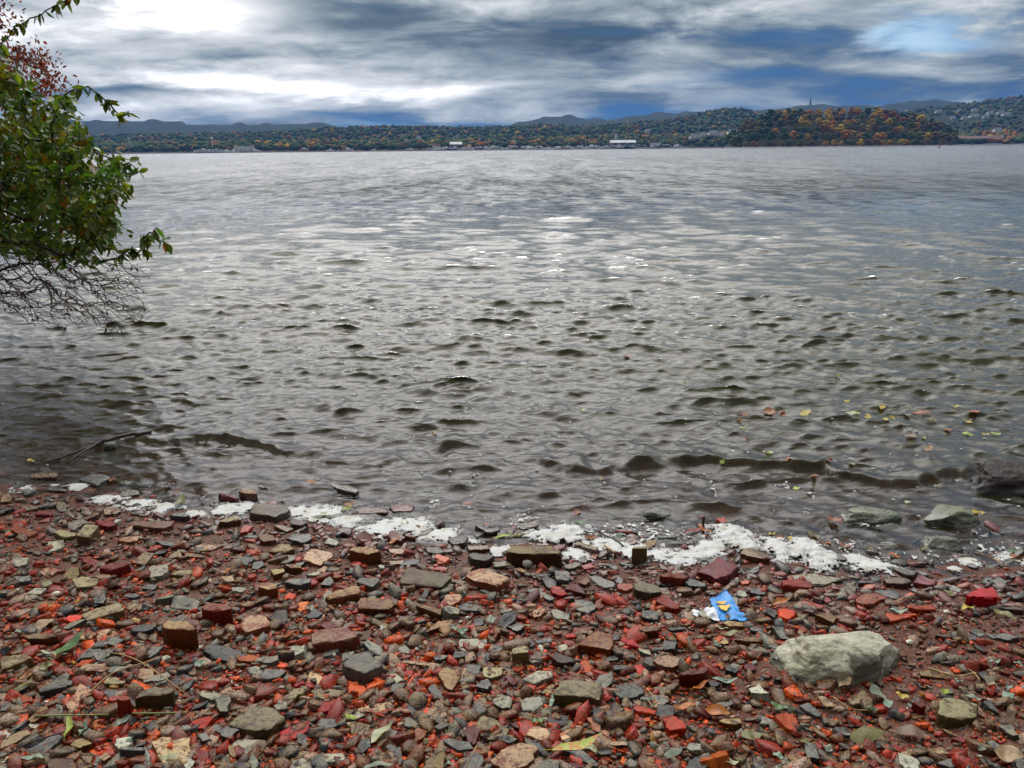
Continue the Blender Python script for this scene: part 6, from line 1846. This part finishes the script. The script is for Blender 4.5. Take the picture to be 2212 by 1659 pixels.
BR_ = np.random.default_rng(44)
GP = [(-70, -40), (-30, 30), (0, 52), (12, 55), (22, 76), (45, 92), (62, 92), (75, 98), (88, 112), (90, 126), (100, 136), (106, 150), (122, 156), (134, 164), (136, 176), (128, 190), (129, 199), (112, 203), (118, 212), (122, 222), (126, 236), (114, 233),
      (118, 246), (100, 258), (60, 260), (0, 254), (-70, 262)]
T = []
while len(T) < 330:
    x = BR_.uniform(-66, 140); y = BR_.uniform(-30, 262)
    if not inside(GP, x + 5, y) or not inside(GP, x, y + 3): continue
    dp = BR_.uniform(4.7, 6.3)
    T.append(at_y(x, y, dp))
for _ in range(170):        # the part outside the picture, and the dense back
    x = BR_.uniform(-300, -40); y = BR_.uniform(-60, 275); T.append(at_y(x, y, BR_.uniform(4.8, 7.0)))
for _ in range(150):
    x = BR_.uniform(-60, 105); y = BR_.uniform(110, 250)
    if inside(GP, x + 14, y): T.append(at_y(x, y, BR_.uniform(6.2, 7.2)))
SPR = [[(60, 98), (75, 89), (88, 86), (100, 95), (110, 101), (117, 113), (123, 118), (129, 111)], [(100, 262), (118, 258), (131, 249), (143, 238), (150, 232), (158, 227)], [(131, 249), (145, 243), (157, 239), (168, 244)], [(120, 256), (138, 253), (152, 254)],
       [(-10, 60), (2, 42), (15, 26), (30, 18), (45, 11), (60, 4), (72, -3), (84, -12)], [(95, 152), (115, 158), (130, 162), (139, 172)], [(95, 190), (115, 186), (130, 190)]]
SPN = []
for sp_ in SPR:
    for x, y in sp_: T.append(at_y(x, y, 5.15)); SPN.append(T[-1])


SPA = np.array(SPN)


def green_leaves(r, pts, L):
    a, b = pts[0], pts[-1]
    if np.min(np.linalg.norm(SPA - b, axis=1)) < .02:      # thin outer sprigs carry only a few leaves
        for q in range(5):
            p = a + (b - a) * r.uniform(.2, 1)
            L.append((p, r.normal(0, .45, 3) + (0, 0, -.7), r.normal(0, .7), r.uniform(.05, .085), r.choice(6, p=[.4, .17, .2, .1, .06, .07])))
        return
    for q in range(r.integers(18, 28)):
        u = r.uniform(.1, 1.0); i = min(int(u * (len(pts) - 1)), len(pts) - 2)
        p = pts[i] + (pts[i + 1] - pts[i]) * (u * (len(pts) - 1) - i)
        if np.linalg.norm(b - a) > 1.2 and u < .6: continue
        dr = (b - a) / (np.linalg.norm(b - a) + 1e-6) * .35 + r.normal(0, .6, 3) + (0, 0, -.6)
        p = p + r.normal(0, .035, 3)
        L.append((p, dr, r.normal(0, .7), r.uniform(.035, .085), r.choice(6, p=[.42, .17, .2, .1, .04, .07])))


build_shrub('shrub', (-5.3, 5.6, float(ground(-5.3, 5.6)) - .05), T, 5, 'dense green-leaved shrub hanging over the water at the left edge of the picture', 'shrub', green_leaves, BARK2, r_tip=.0018, r_k=.0006)

RP = [(-80, 0), (-20, 20), (0, 46), (18, 46), (28, 50), (44, 48), (50, 62), (56, 80), (60, 86), (50, 92), (30, 98), (0, 112), (-80, 120)]
T = []
while len(T) < 260:
    x = BR_.uniform(-80, 62); y = BR_.uniform(0, 118)
    if inside(RP, x, y): T.append(at_y(x, y, BR_.uniform(6.9, 7.9)))
for x, y in ((2, 5), (4, 8), (1, 20), (3, 24), (2, 30), (-4, 12), (-6, 26)): T.append(at_y(x, y, 7.2))


def red_leaves(r, pts, L):
    b = pts[-1]
    for q in range(r.integers(12, 20)):
        L.append((b + r.normal(0, .06, 3), r.normal(0, 1, 3) + (0, 0, .2), r.normal(0, 1), r.uniform(.025, .05), r.choice([0, 2, 3])))


build_shrub('red_leaved_shrub', (-7.6, 8.0, float(ground(-7.6, 8.0)) - .05), T, 9, 'reddish-brown leaved shrub behind the top of the green one at the upper left', 'shrub', red_leaves, BARK2, n_parts=0, fmat=FR, kink=.07, r_k=.0005, r_tip=.0018)

BP = [(-90, 240), (0, 250), (60, 254), (115, 262), (140, 262), (154, 272), (151, 290), (146, 318), (138, 330), (120, 331), (90, 328), (60, 330), (30, 324), (0, 305), (-90, 310)]
T = []
while len(T) < 900:
    x = BR_.uniform(-90, 154); y = BR_.uniform(245, 332)
    if inside(BP, x, y):
        d0 = float(on_plane(x, y, 0)[1])
        T.append(at_y(x, y, min(BR_.uniform(6.3, 8.0), d0)))
for _ in range(420):
    x = BR_.uniform(-120, 100); y = BR_.uniform(235, 320)
    T.append(at_y(x, y, min(BR_.uniform(6.2, 7.4), float(on_plane(x, y, 0)[1]))))


def dead_leaves(r, pts, L):
    if r.random() < .30:
        L.append((pts[-1], r.normal(0, .4, 3) + (0, 0, -1), r.normal(0, 1), r.uniform(.02, .045), 0))


build_shrub('bare_shrub', (-6.4, 6.6, float(ground(-6.4, 6.6)) - .05), T, 13, 'tangle of bare dark branches drooping into the water below the green shrub', 'shrub', dead_leaves, BARK3, r_tip=.0013, r_k=.00038, n_parts=0, kink=.07, fmat=FB_, rmax=.02, flow=np.array([.88, .1, -.46]))
# ------------------------------------------------------------------ descriptions for everything that has none yet
SHORT = [('orange-red half brick', 'the orange-red half brick'), ('red brick with a tan top', 'the angled red brick with tan top'), ('dark red brick standing on edge', 'the red brick standing in water'),
         ('large olive-brown brick at the upper', None), ('long dark brick lying low', 'the long brick in the water'), ('dark red brick with a rounded back', 'the round-backed red brick in water'),
         ('thick brown brick with', 'the thick grey-green-topped brick'), ('large flat whole brick', 'the large flat whole brick'), ('thick tan brick', None), ('long dark brown brick slab', 'the long dark slab before the foam'),
         ('squarish tan brick piece', 'the upright tan piece'), ('big diamond-shaped', 'the diamond-shaped red brick'), ('dark block with a grey top', 'the dark block in the foam'), ('crumbling red brick', 'the crumbling red brick'),
         ('long olive-tan brick', 'the long olive-tan brick'), ('tall rounded cube', 'the rounded cube'), ('dark red block', 'the dark red block'), ('wide dark grey slab', None), ('thick olive-brown half', 'the thick olive half brick'),
         ('upright bright red stub', 'the upright red stub'), ('broad flat pinkish', 'the broad pinkish slab'), ('smooth oval orange', 'the oval orange-red shard'), ('big thick olive-brown', 'the big thick olive-brown brick'),
         ('big wedge-topped', 'the wedge-topped brick'), ('rounded pillow-shaped', 'the pillow-shaped brick'), ('chunky grey-tan', 'the grooved block'), ('bright orange teardrop', 'the orange teardrop shard'), ('five-sided', 'the five-sided olive slab'),
         ('ragged flat red', None), ('big tan brick cut', 'the tan brick at the bottom edge'), ('largest olive-tan', 'the largest olive-tan brick'), ('clean-edged', 'the clean-edged red cube'), ('large rounded dark', 'the large rounded dark block'),
         ('dark red curved', 'the curved dark red block'), ('small bright red lump', 'the bright red lump'), ('big broken red', 'the big broken red brick'), ('olive-grey brick block', 'the mossy brick at lower right')]
LM_ = []
for x, y, s, _ in LAND:
    for a, b in SHORT:
        if s.startswith(a):
            if b: LM_.append((x, y, b))
            break
    else:
        if s.startswith('the '): LM_.append((x, y, s))
fixn = {'the black wet boulder': 'the black boulder', 'the smooth rounded olive-grey boulder': 'the smooth olive-grey boulder', 'the flat angular olive-grey boulder': 'the angular olive-grey boulder',
        'the small peaked grey boulder barely': 'the small peaked boulder', 'the small peaked grey boulder': 'the small peaked boulder', 'the small arched grey boulder': 'the arched boulder', 'the narrow grey boulder': 'the narrow boulder by the stick'}
LM_ = [(x, y, fixn.get(s, s)) for x, y, s in LM_]
LMX = np.array([[a, b] for a, b, _ in LM_])
USED = set()


def relations(x, y):
    d = np.hypot(LMX[:, 0] - x, LMX[:, 1] - y)
    out_ = []
    for k_ in np.argsort(d)[:6]:
        dx, dy = x - LMX[k_, 0], y - LMX[k_, 1]
        nm = LM_[k_][2]; near_ = 'just ' if d[k_] < .16 else ''
        if abs(dx) > 2.2 * abs(dy): w = 'right of' if dx > 0 else 'left of'
        elif abs(dy) > 2.2 * abs(dx): w = 'beyond' if dy > 0 else 'in front of'
        else: w = ('beyond and ' if dy > 0 else 'in front and ') + ('right of' if dx > 0 else 'left of')
        out_.append(f'{near_}{w} {nm}')
    return out_


def choose(opts, group):
    for s in opts:
        if s not in USED and 4 <= len(s.split()) <= 16:
            USED.add(s); return s
    for s in opts:
        if len(s.split()) <= 16: return s
    return opts[0]


THINGS.sort(key=lambda t: -t[3])
for o, key, nm, size, x, y, H in THINGS:
    if 'label' in o: continue
    cw = CWORD[key]
    sw = 'large' if size > .125 else 'fair-sized' if size > .085 else 'small' if size > .052 else 'tiny'
    fw = 'flat ' if H < .22 * size else ('thick ' if H > .5 * size else '')
    kw = 'stone' if nm == 'stone' else ('brick' if nm == 'brick' else 'piece of brick')
    wet = shore(x) - y < .0
    rl = relations(x, y)
    opts = []
    for r_ in rl:
        opts.append(f'{sw} {fw}{cw} {kw} {"in the shallows " if wet else ""}{r_}')
    for r_ in rl[:3]:
        opts.append(f'{sw} {cw} {kw} {r_}')
    opts += [f'{fw}{cw} {kw} {rl[0]}', f'{fw}{cw} {kw} {rl[1]}']
    lb = choose(opts, None)
    tag(o, lb, 'stone' if nm == 'stone' else 'brick', ('wet grey stones on the beach' if nm == 'stone' else 'bricks and brick pieces on the beach'))
for o, ck, L, x, y, where in LEAVES:
    sw = 'long' if L > .12 else 'small' if L < .05 else ''
    rl = relations(x, y)
    wh = {'beach': 'lying', 'shallow water': 'washed up', 'water': 'floating'}[where]
    opts = [' '.join(f'{sw} {LEAFW[ck]} leaf {wh} {r_}'.split()) for r_ in rl] + [f'{LEAFW[ck]} leaf {r_}' for r_ in rl]
    tag(o, choose(opts, None), 'leaf', {'beach': 'fallen leaves on the beach', 'shallow water': 'leaves washed up along the foam', 'water': 'fallen leaves floating on the water'}[where])
for o, key, x, D, h, where in TREES:
    if where == 'point':
        t = (D - 1180) / 150
        v = 'at the water' if t < .1 else 'low on the slope' if t < .4 else 'half-way up' if t < .7 else 'near the top' if t < .95 else 'on the crest'
        hz_ = 'far left' if x < 1650 else 'left part' if x < 1740 else 'middle' if x < 1850 else 'right part' if x < 1960 else 'far right'
        s = f'{TW[key]} tree {v}, {hz_} of the wooded point'
        gp = f'{TW[key]} trees {v}, {hz_} of the wooded point'
    else:
        hz_ = ('by the left water tower' if x < 330 else 'around the long low building' if x < 600 else 'on the shore left of the marina' if x < 915 else 'behind the left half of the marina' if x < 1125 else 'behind the yellow building' if x < 1290
               else 'around the large boat shed' if x < 1440 else 'below the white hillside houses' if x < 1600 else 'along the rail embankment at the right')
        s = f'{TW[key]} tree in the front row {hz_}'
        gp = f'{TW[key]} front-row trees {hz_}'
    tag(o, s, 'tree', gp)
